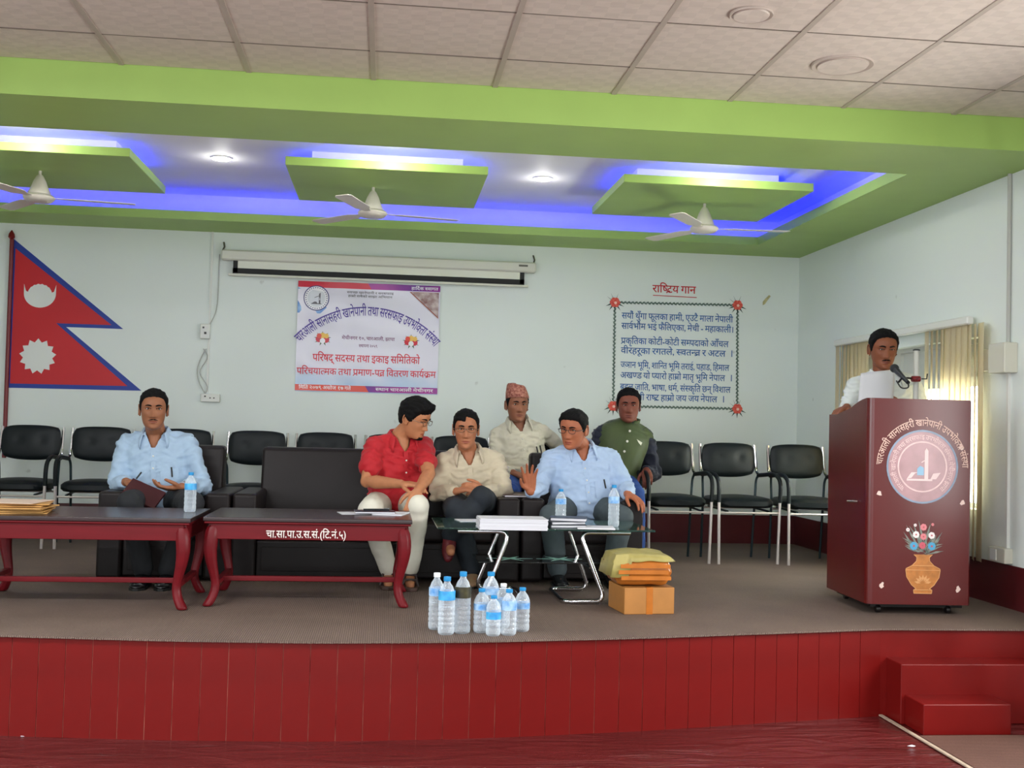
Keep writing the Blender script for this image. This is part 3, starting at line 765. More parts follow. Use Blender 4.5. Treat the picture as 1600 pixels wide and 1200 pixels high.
for cx, cz_ in ((-.525, 2.045), (.195, 2.045)):
    mb = MB()
    for k in range(9):
        a = 2*math.pi*k/9+.2; poly2(mb, [(cx+.03*math.cos(a-.3), cz_+.03*math.sin(a-.3)), (cx+.072*math.cos(a), cz_+.062*math.sin(a)), (cx+.03*math.cos(a+.3), cz_+.03*math.sin(a+.3))])
    bprint(mb, 'bouquet_leaves', mat('print_leaf', (70, 96, 60), .4), .002)
    for k, (dx, dz, r_, c_) in enumerate(((-.03, -.005, .026, 'r'), (.028, -.008, .026, 'r'), (0, .025, .024, 'y'), (-.028, .022, .02, 'o'), (.03, .022, .02, 'y'), (0, -.018, .022, 'w'))):
        mb = MB(); poly2(mb, circ(cx+dx, cz_+dz, r_, 12))
        bprint(mb, 'bouquet_flower', {'r': PR, 'y': mat('print_yellow', (236, 190, 90), .4), 'o': PO, 'w': PW}[c_], .003+.0005*k)

# ------------------------------------------------------------------ painted national anthem with rose-cornered border
an = empty('painted_verse', (2.43, BW, 1.55), label='blue verse painted on the wall inside a leafy border with red corner roses', cat='wall painting')
INK = mat('verse_blue', (42, 96, 160), .5, var=.15, vscale=30); ROSE = mat('rose_red', (206, 52, 44), .5, rgb2=(230, 110, 90), vscale=60); LEAFM = mat('rose_leaf', (36, 66, 60), .5); GARL = mat('border_grey_green', (120, 142, 130), .5, rgb2=(78, 104, 94), vscale=40)
def ap(mb, name, m_): return part_at(mb, name, m_, an)
mb = MB(); flat_line(mb, 'राष्ट्रिय गान', 2.215, 2.535, yb-.002, .375, .095); ap(mb, 'heading', mat('heading_red', (196, 30, 36), .5))
ap(MB().slab([(2.22, 2.505), (2.60, 2.500), (2.60, 2.506), (2.22, 2.511)], yb, .002), 'underline', mat('heading_red', (196, 30, 36), .5))
LN = (('सयौं थुँगा फूलका हामी, एउटै माला नेपाली', 2.302, .965), ('सार्वभौम भई फैलिएका, मेची - महाकाली।', 2.215, .975), ('प्रकृतिका कोटी-कोटी सम्पदाको आँचल', 2.090, .93), ('वीरहरूका रगतले, स्वतन्त्र र अटल   ।', 2.008, .965),
      ('ज्ञान भूमि, शान्ति भूमि तराई, पहाड, हिमाल', 1.888, .94), ('अखण्ड यो प्यारो हाम्रो मातृ भूमि नेपाल ।', 1.800, .965), ('बहुल जाति, भाषा, धर्म, संस्कृति छन् विशाल', 1.702, .955), ('अग्रगामी राष्ट्र हाम्रो जय जय नेपाल  ।', 1.618, .90))
for t_, z, w_ in LN:
    if t_.endswith(' ।'):                       # closing bar stands apart from its line
        ap(MB().slab([(1.948+w_, z), (1.955+w_, z), (1.955+w_, z+.055), (1.948+w_, z+.055)], yb, .002), 'closing_bar', INK)
        t_ = t_.rstrip(' ।'); w_ -= .06
    mb = MB(); flat_line(mb, t_, 1.955, z, yb-.002, w_, .078); ap(mb, 'verse_line', INK)
C4 = ((1.895, 2.435), (2.958, 2.452), (2.972, 1.568), (1.900, 1.562))
for k in range(4):
    (xa, za), (xb, zb) = C4[k], C4[(k+1) % 4]; L = math.hypot(xb-xa, zb-za); n_ = int(L/.016); mb = MB()
    for i in range(3, n_-2):
        t_ = i/n_; x = xa+(xb-xa)*t_; z = za+(zb-za)*t_; a = math.atan2(zb-za, xb-xa)+(.7 if i % 2 else -.7)
        ca, sa = math.cos(a), math.sin(a); mb.slab([(x+ca*u-sa*v, z+sa*u+ca*v) for u, v in ((-.020, 0), (0, .0075), (.024, 0), (0, -.0075))], yb, .0015)
    ap(mb, 'leafy_border', GARL)
for k, (x, z) in enumerate(C4):
    mb = MB()
    for a in (R(200), R(235), R(270), R(305), R(340)):
        mb.slab([(x+.02*math.cos(a-.5), z+.02*math.sin(a-.5)), (x+.085*math.cos(a), z+.07*math.sin(a)-.01), (x+.02*math.cos(a+.5), z+.02*math.sin(a+.5))], yb-.0016, .0015)
    for a in (R(115), R(70), R(145)):
        mb.slab([(x+.03*math.cos(a-.05), z+.03*math.sin(a-.05)), (x+.085*math.cos(a), z+.085*math.sin(a)), (x+.03*math.cos(a+.08), z+.03*math.sin(a+.08))], yb-.0016, .0015)
    ap(mb, 'rose_leaves', LEAFM)
    mb = MB()
    for q in range(6):
        a = 2*math.pi*q/6; mb.slab(circ(x+.024*math.cos(a), z+.022*math.sin(a), .022, 10), yb-.0032-.0003*q, .001)
    ap(mb, 'rose', ROSE)
    ap(MB().slab(circ(x+.004, z-.004, .012, 10), yb-.006, .001), 'rose_centre', mat('rose_pale', (240, 196, 180), .5))
# a scuffed patch of bare plaster near the corner
MB().slab([(3.18, 2.46), (3.20, 2.47), (3.22, 2.50), (3.25, 2.54), (3.235, 2.55), (3.20, 2.515), (3.18, 2.49)], yb, .0012).build('wall_scuff', mat('scuff', (186, 178, 130), .7, var=.2, vscale=30), label='small yellowish scuff on the wall beside the painted verse', cat='stain')
# ------------------------------------------------------------------ back-row visitor chairs
LEATH = mat('black_leather', (16, 23, 26), .46, var=.15, vscale=6, bump=.05, bscale=30, spec=.3)
CHROME = mat('chrome', (205, 205, 208), .16, metal=1.)
SILV = mat('silver_leg', (214, 206, 202), .3, metal=.55)
DKTUBE = mat('dark_tube', (46, 62, 66), .3, metal=.5)
def cushion(w, d, h, bulge, crown, tuft=()):
    """padded rounded-rectangle cushion, thickness along z, optional button tufts"""
    n, V, F = 18, [], []
    def prof(u, v):
        e = 10.0; q = (abs(u)**e+abs(v)**e)
        return max(0., 1-q)**(1/2.6)
    g = np.linspace(-1, 1, n+1)
    for sgn in (1, -1):
        for v in g:
            for u in g:
                # square grid squeezed to a rounded rectangle
                k = 1-.09*(abs(u)**3)*(abs(v)**3)
                x, y = u*w/2*k, v*d/2*k
                t = prof(u*.985, v*.985)
                z = sgn*(h/2)*t
                if sgn > 0:
                    z += crown*(1-u*u)*(1-v*v)
                    for tu, tv in tuft: z -= .010*math.exp(-(((u-tu)*w/2)**2+((v-tv)*d/2)**2)/.0009)
                V.append((x, y+bulge*(1-u*u)*(-1 if v < 0 else .4)*abs(v), z))
    m_ = (n+1)**2
    for j in range(n):
        for i in range(n):
            a = j*(n+1)+i; F.append((a, a+1, a+n+2, a+n+1)); F.append((m_+a, m_+a+n+1, m_+a+n+2, m_+a+1))
    for i in range(n):
        for (a, b2) in ((i, i+1), ((n)*(n+1)+i+1, n*(n+1)+i)): F.append((a, m_+a, m_+b2, b2))
        for (a, b2) in (((i+1)*(n+1), i*(n+1)), (i*(n+1)+n, (i+1)*(n+1)+n)): F.append((a, m_+a, m_+b2, b2))
    return V, F
def make_chair():
    c = empty('visitor_chair')
    V, F = cushion(.44, .42, .07, .02, .018)
    mb = MB().add([(x, y, z+.43) for x, y, z in V], F); mb.build('seat', LEATH, c, smooth=True)
    V, F = cushion(.415, .235, .05, .016, .016, ((-.38, .1), (.38, .1)))
    a = R(98)
    mb = MB().add([(x, .195-z*math.sin(a)+y*math.cos(a)*-.6, .735+y*math.sin(a)+z*.15) for x, y, z in V], F); mb.build('backrest', LEATH, c, smooth=True)
    for s in (-1, 1):
        x = s*.235
        mb = MB().tube(rounded([(s*.222, -.225, .0), (x, -.235, .60), (x, -.10, .655), (s*.228, .12, .628), (s*.215, .185, .66)], .07), .0105, 8); 
        fl = MB().tube([(s*.222, -.225, 0), (s*.231, -.232, .47)], .0112, 8); fl.build('leg', SILV, c, smooth=True)
        mb = MB().tube(rounded([(s*.231, -.232, .44), (x, -.235, .595), (x, -.13, .645), (s*.23, .06, .628), (s*.224, .15, .62)], .07), .0155, 8); mb.build('armrest', LEATH, c, smooth=True)
        MB().tube(rounded([(s*.224, .13, .622), (s*.222, .185, .64), (s*.217, .225, .845)], .05), .0115, 8).build('back_upright', CHROME, c, smooth=True)
        MB().tube(rounded([(s*.20, .205, .0), (s*.205, .165, .44), (s*.212, .165, .60), (s*.226, .12, .63)], .05), .0095, 8).build('leg', DKTUBE, c, smooth=True)
    MB().tube([(-.224, -.228, .365), (.224, -.228, .365)], .0075, 8).build('crossbar', SILV, c, smooth=True)
    MB().tube([(-.20, .17, .375), (.20, .17, .375)], .0075, 8).build('crossbar', SILV, c, smooth=True)
    for s in (-1, 1): MB().tube([(s*.16, -.22, .375), (s*.16, .17, .385)], .008, 8).build('seat_rail', DKTUBE, c, smooth=True)
    tag(c, cat='chair', group='black visitor chairs along the back wall'); return c
CH = ((-2.585, 8.42, 0, 'black padded visitor chair by the flagpole with its arm ending at the photo-edge row'),
      (-2.065, 8.42, 4, 'empty black padded visitor chair under the painted flag, next beside the man in pale blue'),
      (-1.49, 8.38, 0, 'black padded visitor chair mostly hidden behind the man holding the folder'),
      (-.945, 8.32, -2, 'empty black padded visitor chair behind the gap between armchair and sofa'),
      (-.435, 8.30, 0, 'empty black padded visitor chair behind the empty end of the sofa'),
      (.078, 8.28, 0, 'black padded visitor chair hidden behind the man in red'),
      (.582, 8.26, 2, 'black padded visitor chair showing behind the man in beige'),
      (1.088, 8.18, 0, 'black padded visitor chair on which the man in the patterned cap sits'),
      (1.59, 8.10, 2, 'black padded visitor chair on which the man in the green vest sits'),
      (2.092, 8.02, 2, 'empty black padded visitor chair beside the man in the green vest'),
      (2.595, 8.03, 4, 'empty black padded visitor chair below the right corner rose of the verse'),
      (3.11, 8.00, 2, 'empty black padded visitor chair next to the lectern, papers under its seat'))
ch0 = make_chair(); CHAIRS = []
labs = ('black visitor chair under the flagpole of the painted flag',)
for i, (x, y, a, lab) in enumerate(CH):
    if i == 0: lab = 'empty black visitor chair standing under the flagpole'
    if i == 1: lab = 'empty black visitor chair under the painted flag, beside the man with the folder'
    o = ch0 if i == 0 else dup(ch0)
    o.location = (x, y, S); o.rotation_euler = (0, 0, R(a)); o['label'] = lab; CHAIRS.append(o)

# ------------------------------------------------------------------ dark leather sofa and armchairs
SOFAM = mat('brown_leather', (32, 27, 27), .42, var=.12, vscale=5, bump=.05, bscale=25, spec=.22)
def sofa(name, x0, x1, yf, yb2, label, cat, seats, backw):
    w = x1-x0; o = empty(name, ((x0+x1)/2, (yf+yb2)/2, S), label=label, cat=cat); d = yb2-yf
    def b(nm, c, dd, bev=.02): MB().box(c, dd).build(nm, SOFAM, o, bevel=bev, seg=3)
    aw = .145
    for s in (-1, 1): b('armrest', (s*(w/2-aw/2), -.03, .255+.005), (aw-.004, d-.08, .50), .022)
    b('base', (0, -.02, .13), (w-2*aw, d-.10, .21), .012)
    iw = (w-2*aw)/seats
    for k in range(seats): b('seat_cushion', (-w/2+aw+iw*(k+.5), -.05, .295), (iw-.008, d-.22, .13), .03)
    mb = MB()
    yb_ = d/2
    V = []
    for z, ya, yc in ((.02, yb_-.14, yb_), (.36, yb_-.20, yb_), (.745, yb_-.12, yb_+.02), (.77, yb_-.10, yb_+.01)):
        V += [(-w/2+backw, ya, z), (w/2-backw, ya, z), (w/2-backw, yc, z), (-w/2+backw, yc, z)]
    F = [(3, 2, 1, 0), (12, 13, 14, 15)]+[(r_*4+i, r_*4+(i+1) % 4, r_*4+4+(i+1) % 4, r_*4+4+i) for r_ in range(3) for i in range(4)]
    mb.add(V, F).build('backrest', SOFAM, o, bevel=.03, seg=3)
    MB().box((0, -d/2+.028, .13), (w-2*aw-.06, .012, .14)).build('front_panel', SOFAM, o, bevel=.003)
    for sx in (-1, 1):
        for sy in (-1, 1): MB().box((sx*(w/2-.07), sy*(d/2-.12), .008), (.05, .05, .016)).build('foot', BLK, o)
    return o
sofa('armchair', -1.625, -.880, 6.66, 7.44, 'dark brown leather armchair under the man holding the folder', 'armchair', 1, .13)
sofa('sofa', -.872, .826, 6.68, 7.42, 'dark brown leather two-seat sofa shared by the men in red and beige', 'sofa', 2, .10)
sofa('armchair', .834, 1.59, 6.72, 7.46, 'dark brown leather armchair under the man with the raised hand', 'armchair', 1, .13)

# ------------------------------------------------------------------ low wooden tables with curved legs
TW = mat('table_red_wood', (100, 18, 25), .38, var=.12, vscale=5, stretch=(1, 6, 6), spec=.22)
TTOP = mat('table_dark_top', (54, 42, 43), .26, var=.1, vscale=4, spec=.4)
def table(x0, x1, y0, y1, h, label):
    w, d = x1-x0, y1-y0; o = empty('coffee_table', ((x0+x1)/2, (y0+y1)/2, S), label=label, cat='table')
    MB().box((0, 0, h-.011), (w, d, .022)).build('table_top', TTOP, o, bevel=.004)
    MB().box((0, 0, h-.028), (w-.012, d-.012, .012)).build('top_moulding', TW, o, bevel=.004)
    for s in (-1, 1):
        MB().box((0, s*(d/2-.035), h-.073), (w-.07, .024, .078)).build('apron', TW, o, bevel=.003)
        MB().box((s*(w/2-.035), 0, h-.073), (.024, d-.07, .078)).build('apron', TW, o, bevel=.003)
    for sx in (-1, 1):
        for sy in (-1, 1):
            # cabriole profile: knee out, ankle in, foot out (in the diagonal direction)
            V = []; F = []; prof = ((h-.034, .0, .040), (h-.11, .010, .041), (h-.17, .014, .038), (h-.24, .004, .031), (h-.31, -.014, .025), (.10, -.020, .024), (.05, -.008, .027), (.015, .014, .031), (0., .018, .029))
            for z, off, r_ in prof:
                cx, cy = sx*(w/2-.048+off), sy*(d/2-.048+off*.6)
                for a in range(8):
                    t_ = 2*math.pi*(a+.5)/8; q = r_*1.05
                    V.append((cx+q*max(-.86, min(.86, math.cos(t_)*1.1)), cy+q*max(-.86, min(.86, math.sin(t_)*1.1)), z))
            n_ = len(prof)
            for i in range(n_-1): F += [(i*8+k, (i+1)*8+k, (i+1)*8+(k+1) % 8, i*8+(k+1) % 8) for k in range(8)]
            F += [tuple(range(8)), tuple((n_-1)*8+k for k in range(7, -1, -1))]
            l = MB().add(V, F).build('leg', TW, o, smooth=True)
            sb = l.modifiers.new('s', 'SUBSURF'); sb.levels = 1; sb.render_levels = 1
    for s in (-1, 1): MB().box((s*(w/2-.066), 0, .115), (.03, d-.13, .026)).build('side_stretcher', TW, o, bevel=.003)
    MB().box((0, -.06, .115), (w-.15, .03, .026)).build('long_stretcher', TW, o, bevel=.003)
    return o
t1 = table(-2.02, -.930, 5.64, 6.28, .452, 'dark-topped red wooden table bearing the brown envelopes')
t2 = table(-.890, .155, 5.76, 6.37, .452, 'dark-topped red wooden table with white lettering on its front')
mb = MB(); flat_line(mb, 'चा.सा.पा.उ.स.सं.(टि.नं.५)', -.21, .352, -.305+.0145, .40, .055)
mb.build('white_lettering', mat('white_paint', (224, 214, 208), .5), t2)

# ------------------------------------------------------------------ glass table on bent chrome tubes
GREENG = mat('green_glass', (150, 196, 182), .04, trans=.95, ior=1.25)
SMOKE = mat('smoked_glass', (14, 20, 20), .06, spec=.7, coat=.3)
gt = empty('glass_table', (.872, 6.2, S), R(.6), 'glass-topped coffee table on bent chrome tube legs with a black shelf', 'table')
GZ = .405
def gp(mb, nm, m_, **k): return mb.build(nm, m_, gt, **k)
gp(MB().box((0, 0, GZ-.005), (1.17, .60, .010)), 'glass_top', GREENG, bevel=.003)
gp(MB().box((0, .04, .205), (.70, .36, .008)), 'lower_shelf', SMOKE, bevel=.002)
star = mat('etched_white', (150, 190, 180), .5)
for cx in (-.16, .12):
    pts = []
    for k in range(12):
        a = 2*math.pi*k/12; r_ = .13 if k % 2 == 0 else .03; pts.append((cx+r_*math.cos(a), .02+r_*.9*math.sin(a)))
    gp(MB().prism(pts, .2092, .2098), 'etched_star', star)
for s in (-1, 1):
    # one continuous tube: front top run, slanted leg, floor runner, back leg, back top run
    pts = [(s*.47, -.20, GZ-.026), (s*.19, -.20, GZ-.026), (s*.33, -.245, .016), (s*.10, -.245, .014), (s*.10, .22, .014), (s*.33, .22, .016), (s*.19, .20, GZ-.026), (s*.47, .20, GZ-.026)]
    gp(MB().tube(rounded(pts, .06), .0125, 10), 'chrome_leg', CHROME, smooth=True)
    for y in (-.20, .20):
        gp(MB().lathe([(.018, GZ-.018), (.018, GZ-.0105)], 14, (s*.36, y, 0)), 'suction_pad', WHITEP)
    gp(MB().tube([(s*.255, -.20, .19), (s*.255, .20, .19)], .008, 8), 'shelf_bar', CHROME, smooth=True)
# ------------------------------------------------------------------ lectern
PM = mat('lectern_wood', (86, 18, 17), .27, var=.10, vscale=3, stretch=(1, 1, .3), spec=.6)
PB = mat('black_plinth', (18, 14, 14), .4)
pod = empty('lectern', (2.85, 5.99, S), R(-2.5), 'tall maroon lectern with painted seal and flower vase on its front', 'lectern')
PWd, PD, P0, P1 = .565, .60, .055, 1.145
def pp(mb, nm, m_, par=None, **k): return mb.build(nm, m_, par or pod, **k)
# body with a rounded front-left edge and a top that dips towards the speaker
mb = MB(); rr = .035
poly = [(-PWd/2, PD/2), (-PWd/2, -PD/2+rr)]+[(-PWd/2+rr-rr*math.cos(a), -PD/2+rr-rr*math.sin(a)) for a in np.linspace(.2, math.pi/2, 6)]+[(PWd/2-.01, -PD/2), (PWd/2, -PD/2+.01), (PWd/2, PD/2)]
n = len(poly)
def ptop(y):
    t_ = (y+PD/2)/PD; return P1-.085*max(0., min(1., (t_-.05)/.55))**1.5 if t_ > .05 else P1
ys = [0]+[1]*0
V = [(x, y, P0) for x, y in poly]+[(x, y, ptop(y)) for x, y in poly]
# subdivide the left and right sides so that the dip curves
poly2d = []
for i in range(n):
    a, b2 = poly[i], poly[(i+1) % n]; k = 10 if abs(a[0]-b2[0]) < .012 and abs(a[1]-b2[1]) > .2 else 1
    poly2d += [(a[0]+(b2[0]-a[0])*q/k, a[1]+(b2[1]-a[1])*q/k) for q in range(k)]
n = len(poly2d); V = [(x, y, P0) for x, y in poly2d]+[(x, y, ptop(y)) for x, y in poly2d]
F = [(i, (i+1) % n, n+(i+1) % n, n+i) for i in range(n)]+[tuple(range(n-1, -1, -1))]
ob = pp(mb.add(V, [f[::-1] if False else f for f in F]), 'body', PM, smooth=True)
bm = bmesh.new(); bm.from_mesh(ob.data); bmesh.ops.recalc_face_normals(bm, faces=bm.faces); bm.to_mesh(ob.data); bm.free()
# sloping reading board inside
V = [(-PWd/2+.006, -PD/2+.03, P1-.012), (PWd/2-.006, -PD/2+.03, P1-.012), (PWd/2-.006, PD/2-.01, P1-.10), (-PWd/2+.006, PD/2-.01, P1-.10)]
pp(MB().add(V+[(x, y, z-.015) for x, y, z in V], [(0, 1, 2, 3), (7, 6, 5, 4), (0, 4, 5, 1), (1, 5, 6, 2), (2, 6, 7, 3), (3, 7, 4, 0)]), 'reading_board', PM)
pp(MB().box((.02, .02, .045), (PWd-.06, PD-.10, .03)), 'plinth', PB)
for sx in (-1, 1):
    for sy in (-1, 1):
        c_ = pp(MB().lathe([(.018, -.012), (.020, -.008), (.020, .008), (.018, .012)], 16), 'caster', PB, smooth=True)
        c_.rotation_euler = (0, R(90), 0); c_.location = (sx*(PWd/2-.09), sy*(PD/2-.07), .020)
pp(MB().tube(rounded([(-PWd/2-.002, -.16, .585), (-PWd/2-.022, -.15, .585), (-PWd/2-.022, -.06, .580), (-PWd/2-.002, -.05, .580)], .012), .006, 8), 'handle', CHROME, smooth=True)
fy = -PD/2-.0006
def pr(mb, nm, m_): return pp(mb, nm, m_)
ex, ez = .012, .785
HAZE = mat('seal_hazed', (160, 122, 126), .27, var=.12, vscale=18); HAZE2 = mat('seal_pale', (208, 178, 176), .35, var=.15, vscale=22); HAZEB = mat('seal_blue', (120, 136, 158), .35, var=.15, vscale=15)  # reflection haze over the seal is mixed into these low-contrast colours
def ring(cx, cz_, r0, r1, y, t, n_=48):
    mb = MB(); V = []
    for k in range(n_):
        a = 2*math.pi*k/n_
        for r_ in (r0, r1): V.append((cx+r_*math.cos(a), y-t, cz_+r_*math.sin(a)))
    return mb.add(V, [(2*k, 2*k+1, 2*((k+1) % n_)+1, 2*((k+1) % n_)) for k in range(n_)])
pr(MB().slab(circ(ex, ez, .192, 48), fy+.0006, .001), 'seal_disc', HAZE)
pr(ring(ex, ez, .186, .196, fy, .0014), 'seal_rim', HAZEB)
pr(ring(ex, ez, .128, .136, fy, .0014), 'seal_inner_rim', HAZE2)
mb = MB(); gl, W = shape('चारआली खानेपानी तथा सरसफाइ उपभोक्ता संस्था मेचीनगर झापा')
for V, F in gl:
    mb.add([(ex+(.147+py*.036)*math.sin(R(-140)+px/W*R(280)), fy-.0016, ez+(.147+py*.036)*math.cos(R(-140)+px/W*R(280))) for px, py in V], F)
pr(mb, 'seal_lettering', HAZE2)
mb = MB(); gl, W = shape('चारआली सानासहरी खानेपानी उपभोक्ता संस्था')
for V, F in gl:
    mb.add([(ex+(.218+py*.052)*math.sin(R(-88)+px/W*R(178)), fy-.0012, ez+(.218+py*.052)*math.cos(R(-88)+px/W*R(178))) for px, py in V], F)
pr(mb, 'arched_lettering', mat('lectern_letters', (206, 170, 156), .4, var=.2, vscale=30))
mb = MB()
for q in ([(-.085, -.075), (.055, -.075), (.055, -.065), (-.085, -.065)], [(-.085, -.065), (-.06, -.03), (-.02, -.03), (-.04, -.035), (-.06, -.06)], [(.012, -.065), (.032, -.065), (.032, .085), (.022, .10), (.012, .085)], [(.045, -.065), (.06, -.035), (.10, -.03), (.075, -.065)], [(-.005, .02), (.012, .03), (.012, .036), (-.005, .026)]):
    mb.slab([(ex+u, ez+v) for u, v in q], fy, .0016)
pr(mb, 'seal_drawing', mat('seal_white', (214, 190, 188), .4))
pr(MB().slab([(ex-.028, ez-.045), (ex+.008, ez-.045), (ex+.008, ez-.005), (ex-.012, ez+.005), (ex-.028, ez-.01)], fy, .002), 'seal_water', mat('seal_water', (130, 170, 196), .4))
# vase
GOLD = mat('vase_gold', (176, 112, 54), .4, var=.2, vscale=30); GOLD2 = mat('vase_line', (206, 150, 96), .4)
vx, vz = .022, .115
prof = [(.048, 0), (.050, .018), (.036, .024), (.062, .045), (.088, .085), (.094, .122), (.092, .130), (.060, .146), (.036, .170), (.034, .190), (.050, .205)]
out = [(vx+r_, vz+z) for r_, z in prof]+[(vx-r_, vz+z) for r_, z in prof[::-1]]
for i in range(len(prof)-1):
    (r0, z0), (r1, z1) = prof[i], prof[i+1]
vb = MB()
for i in range(len(prof)-1):
    (r0, z0), (r1, z1) = prof[i], prof[i+1]; vb.slab([(vx-r0, vz+z0), (vx+r0, vz+z0), (vx+r1, vz+z1), (vx-r1, vz+z1)], fy+.0006, .0012)
pr(vb, 'vase', GOLD)
vb = MB()
for i in range(len(prof)-1):
    (r0, z0), (r1, z1) = prof[i], prof[i+1]
    for s in (-1, 1): vb.tube([(vx+s*r0, fy-.0012, vz+z0), (vx+s*r1, fy-.0012, vz+z1)], .0022, 6)
for z, r_ in ((.018, .05), (.122, .094), (.146, .06), (0, .048)): vb.tube([(vx-r_, fy-.0012, vz+z), (vx+r_, fy-.0012, vz+z)], .0022, 6)
for k in range(-3, 4):
    a = R(90)+k*R(26); c0 = Vector((vx, 0, vz+.052)); vb.slab([(c0.x+u*math.cos(a)-v*math.sin(a), c0.z+u*math.sin(a)+v*math.cos(a)) for u, v in ((.012, 0), (.03, .007), (.048, 0), (.03, -.007))], fy-.001, .001)
pr(vb, 'vase_lines', GOLD2)
lf = MB(); rnd = random.Random(3)
for k in range(46):
    a = R(90)+rnd.uniform(-1.45, 1.45); L = rnd.uniform(.08, .165)*(1 if abs(a-R(90)) < .7 else .8); x0, z0 = vx+rnd.uniform(-.03, .03), vz+.205+rnd.uniform(0, .03)
    ca, sa = math.cos(a), math.sin(a); w_ = .005
    lf.slab([(x0-sa*-w_, z0+ca*-w_), (x0+ca*L*.6+sa*-w_*1.2, z0+sa*L*.6+ca*w_*1.2), (x0+ca*L, z0+sa*L), (x0+ca*L*.6+sa*w_, z0+sa*L*.6-ca*w_)], fy-.0002*(k % 5), .0006)
pr(lf, 'painted_leaves', mat('painted_leaf', (70, 92, 84), .4, rgb2=(140, 140, 130), vscale=40))
FL = ((0, .155, .018, 'p'), (-.040, .115, .018, 'w'), (.045, .112, .018, 'w'), (0, .105, .017, 'p'), (-.052, .055, .021, 'b'), (.046, .055, .021, 'b'), (-.005, .058, .018, 'r'), (-.045, .165, .008, 'w'), (.05, .17, .008, 'p'), (-.085, .14, .010, 'w'))
FC = {'p': (206, 120, 126), 'w': (222, 214, 212), 'b': (70, 150, 190), 'r': (190, 80, 96)}
for u, v, r_, c_ in FL:
    f_ = MB(); x, z = vx+u, vz+.195+v
    for q in range(7):
        a = 2*math.pi*q/7; f_.slab(circ(x+r_*.5*math.cos(a), z+r_*.5*math.sin(a), r_*.55, 8), fy-.0012-.0002*q, .0005)
    pr(f_, 'painted_flower', mat('flower_'+c_, FC[c_], .4)); pr(MB().slab(circ(x, z, r_*.28, 8), fy-.003, .0005), 'flower_centre', mat('flower_c', (170, 80, 84), .4))
for u, v in ((-.20, .155), (.215, .14), (-.22, .64), (.235, .60), (.225, .895)):
    k_ = 0; pts = [(u+.012*math.cos(a)*(1+.4*math.sin(3*a+u*40)), v+.016*math.sin(a)*(1+.3*math.cos(2*a+v*30))) for a in np.linspace(0, 2*math.pi, 10)[:-1]]
    pr(MB().slab(pts, fy+.0006, .0008), 'chipped_patch', mat('chip_white', (216, 190, 180), .6))
# microphone stand clamped behind the lectern top
mic = empty('microphone_stand', (3.06, 6.12, S), label='microphone on a short pole stand fixed behind the lectern top', cat='microphone')
DK = mat('mic_black', (20, 22, 26), .4)
def wp(px, py, Y): return at(px, py, Y)-Vector((3.06, 6.12, S))
MB().tube([Vector((wp(1431, 600, 6.14).x, .02, P1-.055)), wp(1432, 548, 6.14)], .016, 12).build('pole', mat('pole_grey', (186, 186, 178), .4), mic, smooth=True)
MB().lathe([(.02, 0), (.02, .006), (.012, .010)], 12, wp(1432, 548, 6.14)).build('pole_cap', DK, mic, smooth=True)
MB().box((wp(1431, 600, 6.14).x, .02, P1-.066), (.10, .08, .03)).build('foot_clamp', DK, mic, bevel=.004)
MB().tube([wp(1437, 592, 6.10), wp(1425, 592, 6.10)], .017, 12).build('red_knob', mat('knob_red', (150, 30, 36), .4, rgb2=(60, 20, 24), vscale=60), mic, smooth=True)
MB().tube([wp(1432, 592, 6.12), wp(1410, 590, 6.09), wp(1404, 597, 6.06)], .006, 8).build('arm', DK, mic, smooth=True)
MB().tube([wp(1440, 592, 6.12), wp(1448, 592, 6.12), wp(1449, 584, 6.12)], .004, 8).build('hook', DK, mic, smooth=True)
a_, b2 = wp(1419, 598, 6.02), wp(1396, 574, 6.22)
MB().tube([a_, a_+(b2-a_)*.45, a_+(b2-a_)*.80], [.011, .014, .019], 14).build('microphone_body', DK, mic, smooth=True)
MB().ball(a_+(b2-a_)*.93, .026, 16, 10).build('microphone_head', mat('mic_mesh', (30, 34, 40), .55, bump=.4, bscale=400), mic, smooth=True)
MB().tube(rounded([a_, a_+Vector((.0, -.01, -.03)), a_+Vector((-.05, -.02, -.035)), a_+Vector((-.07, 0, .01))], .02), .004, 6).build('microphone_lead', DK, mic, smooth=True)
# ------------------------------------------------------------------ people
def fuse(mb, voxel, smooth_n=4, mats=None, name='tmp', factor=.5):
    """overlapping closed shapes -> one continuous skin (returns a mesh)"""
    o = mesh_obj('tmp', mb.v, mb.f)
    r_ = o.modifiers.new('r', 'REMESH'); r_.mode = 'VOXEL'; r_.voxel_size = voxel; r_.use_smooth_shade = True
    if smooth_n:
        s_ = o.modifiers.new('s', 'SMOOTH'); s_.iterations = smooth_n; s_.factor = factor
    dg = bpy.context.evaluated_depsgraph_get(); dg.update()
    me = bpy.data.meshes.new_from_object(o.evaluated_get(dg)); me.name = name
    old = o.data; bpy.data.objects.remove(o); bpy.data.meshes.remove(old)
    me.materials.clear()
    for q in (mats or []): me.materials.append(q)
    return me
def limb(mb, pts, rs, n=14):
    pts = [Vector(p) for p in pts]
    mb.tube(pts, list(rs), n)
    for p, r_ in zip(pts, rs): mb.ball(p, r_*.995, 14, 8)
def frame(side, up):
    up = up.normalized(); side = (side-up*side.dot(up)).normalized(); return side, side.cross(up), up     # side, forward, up
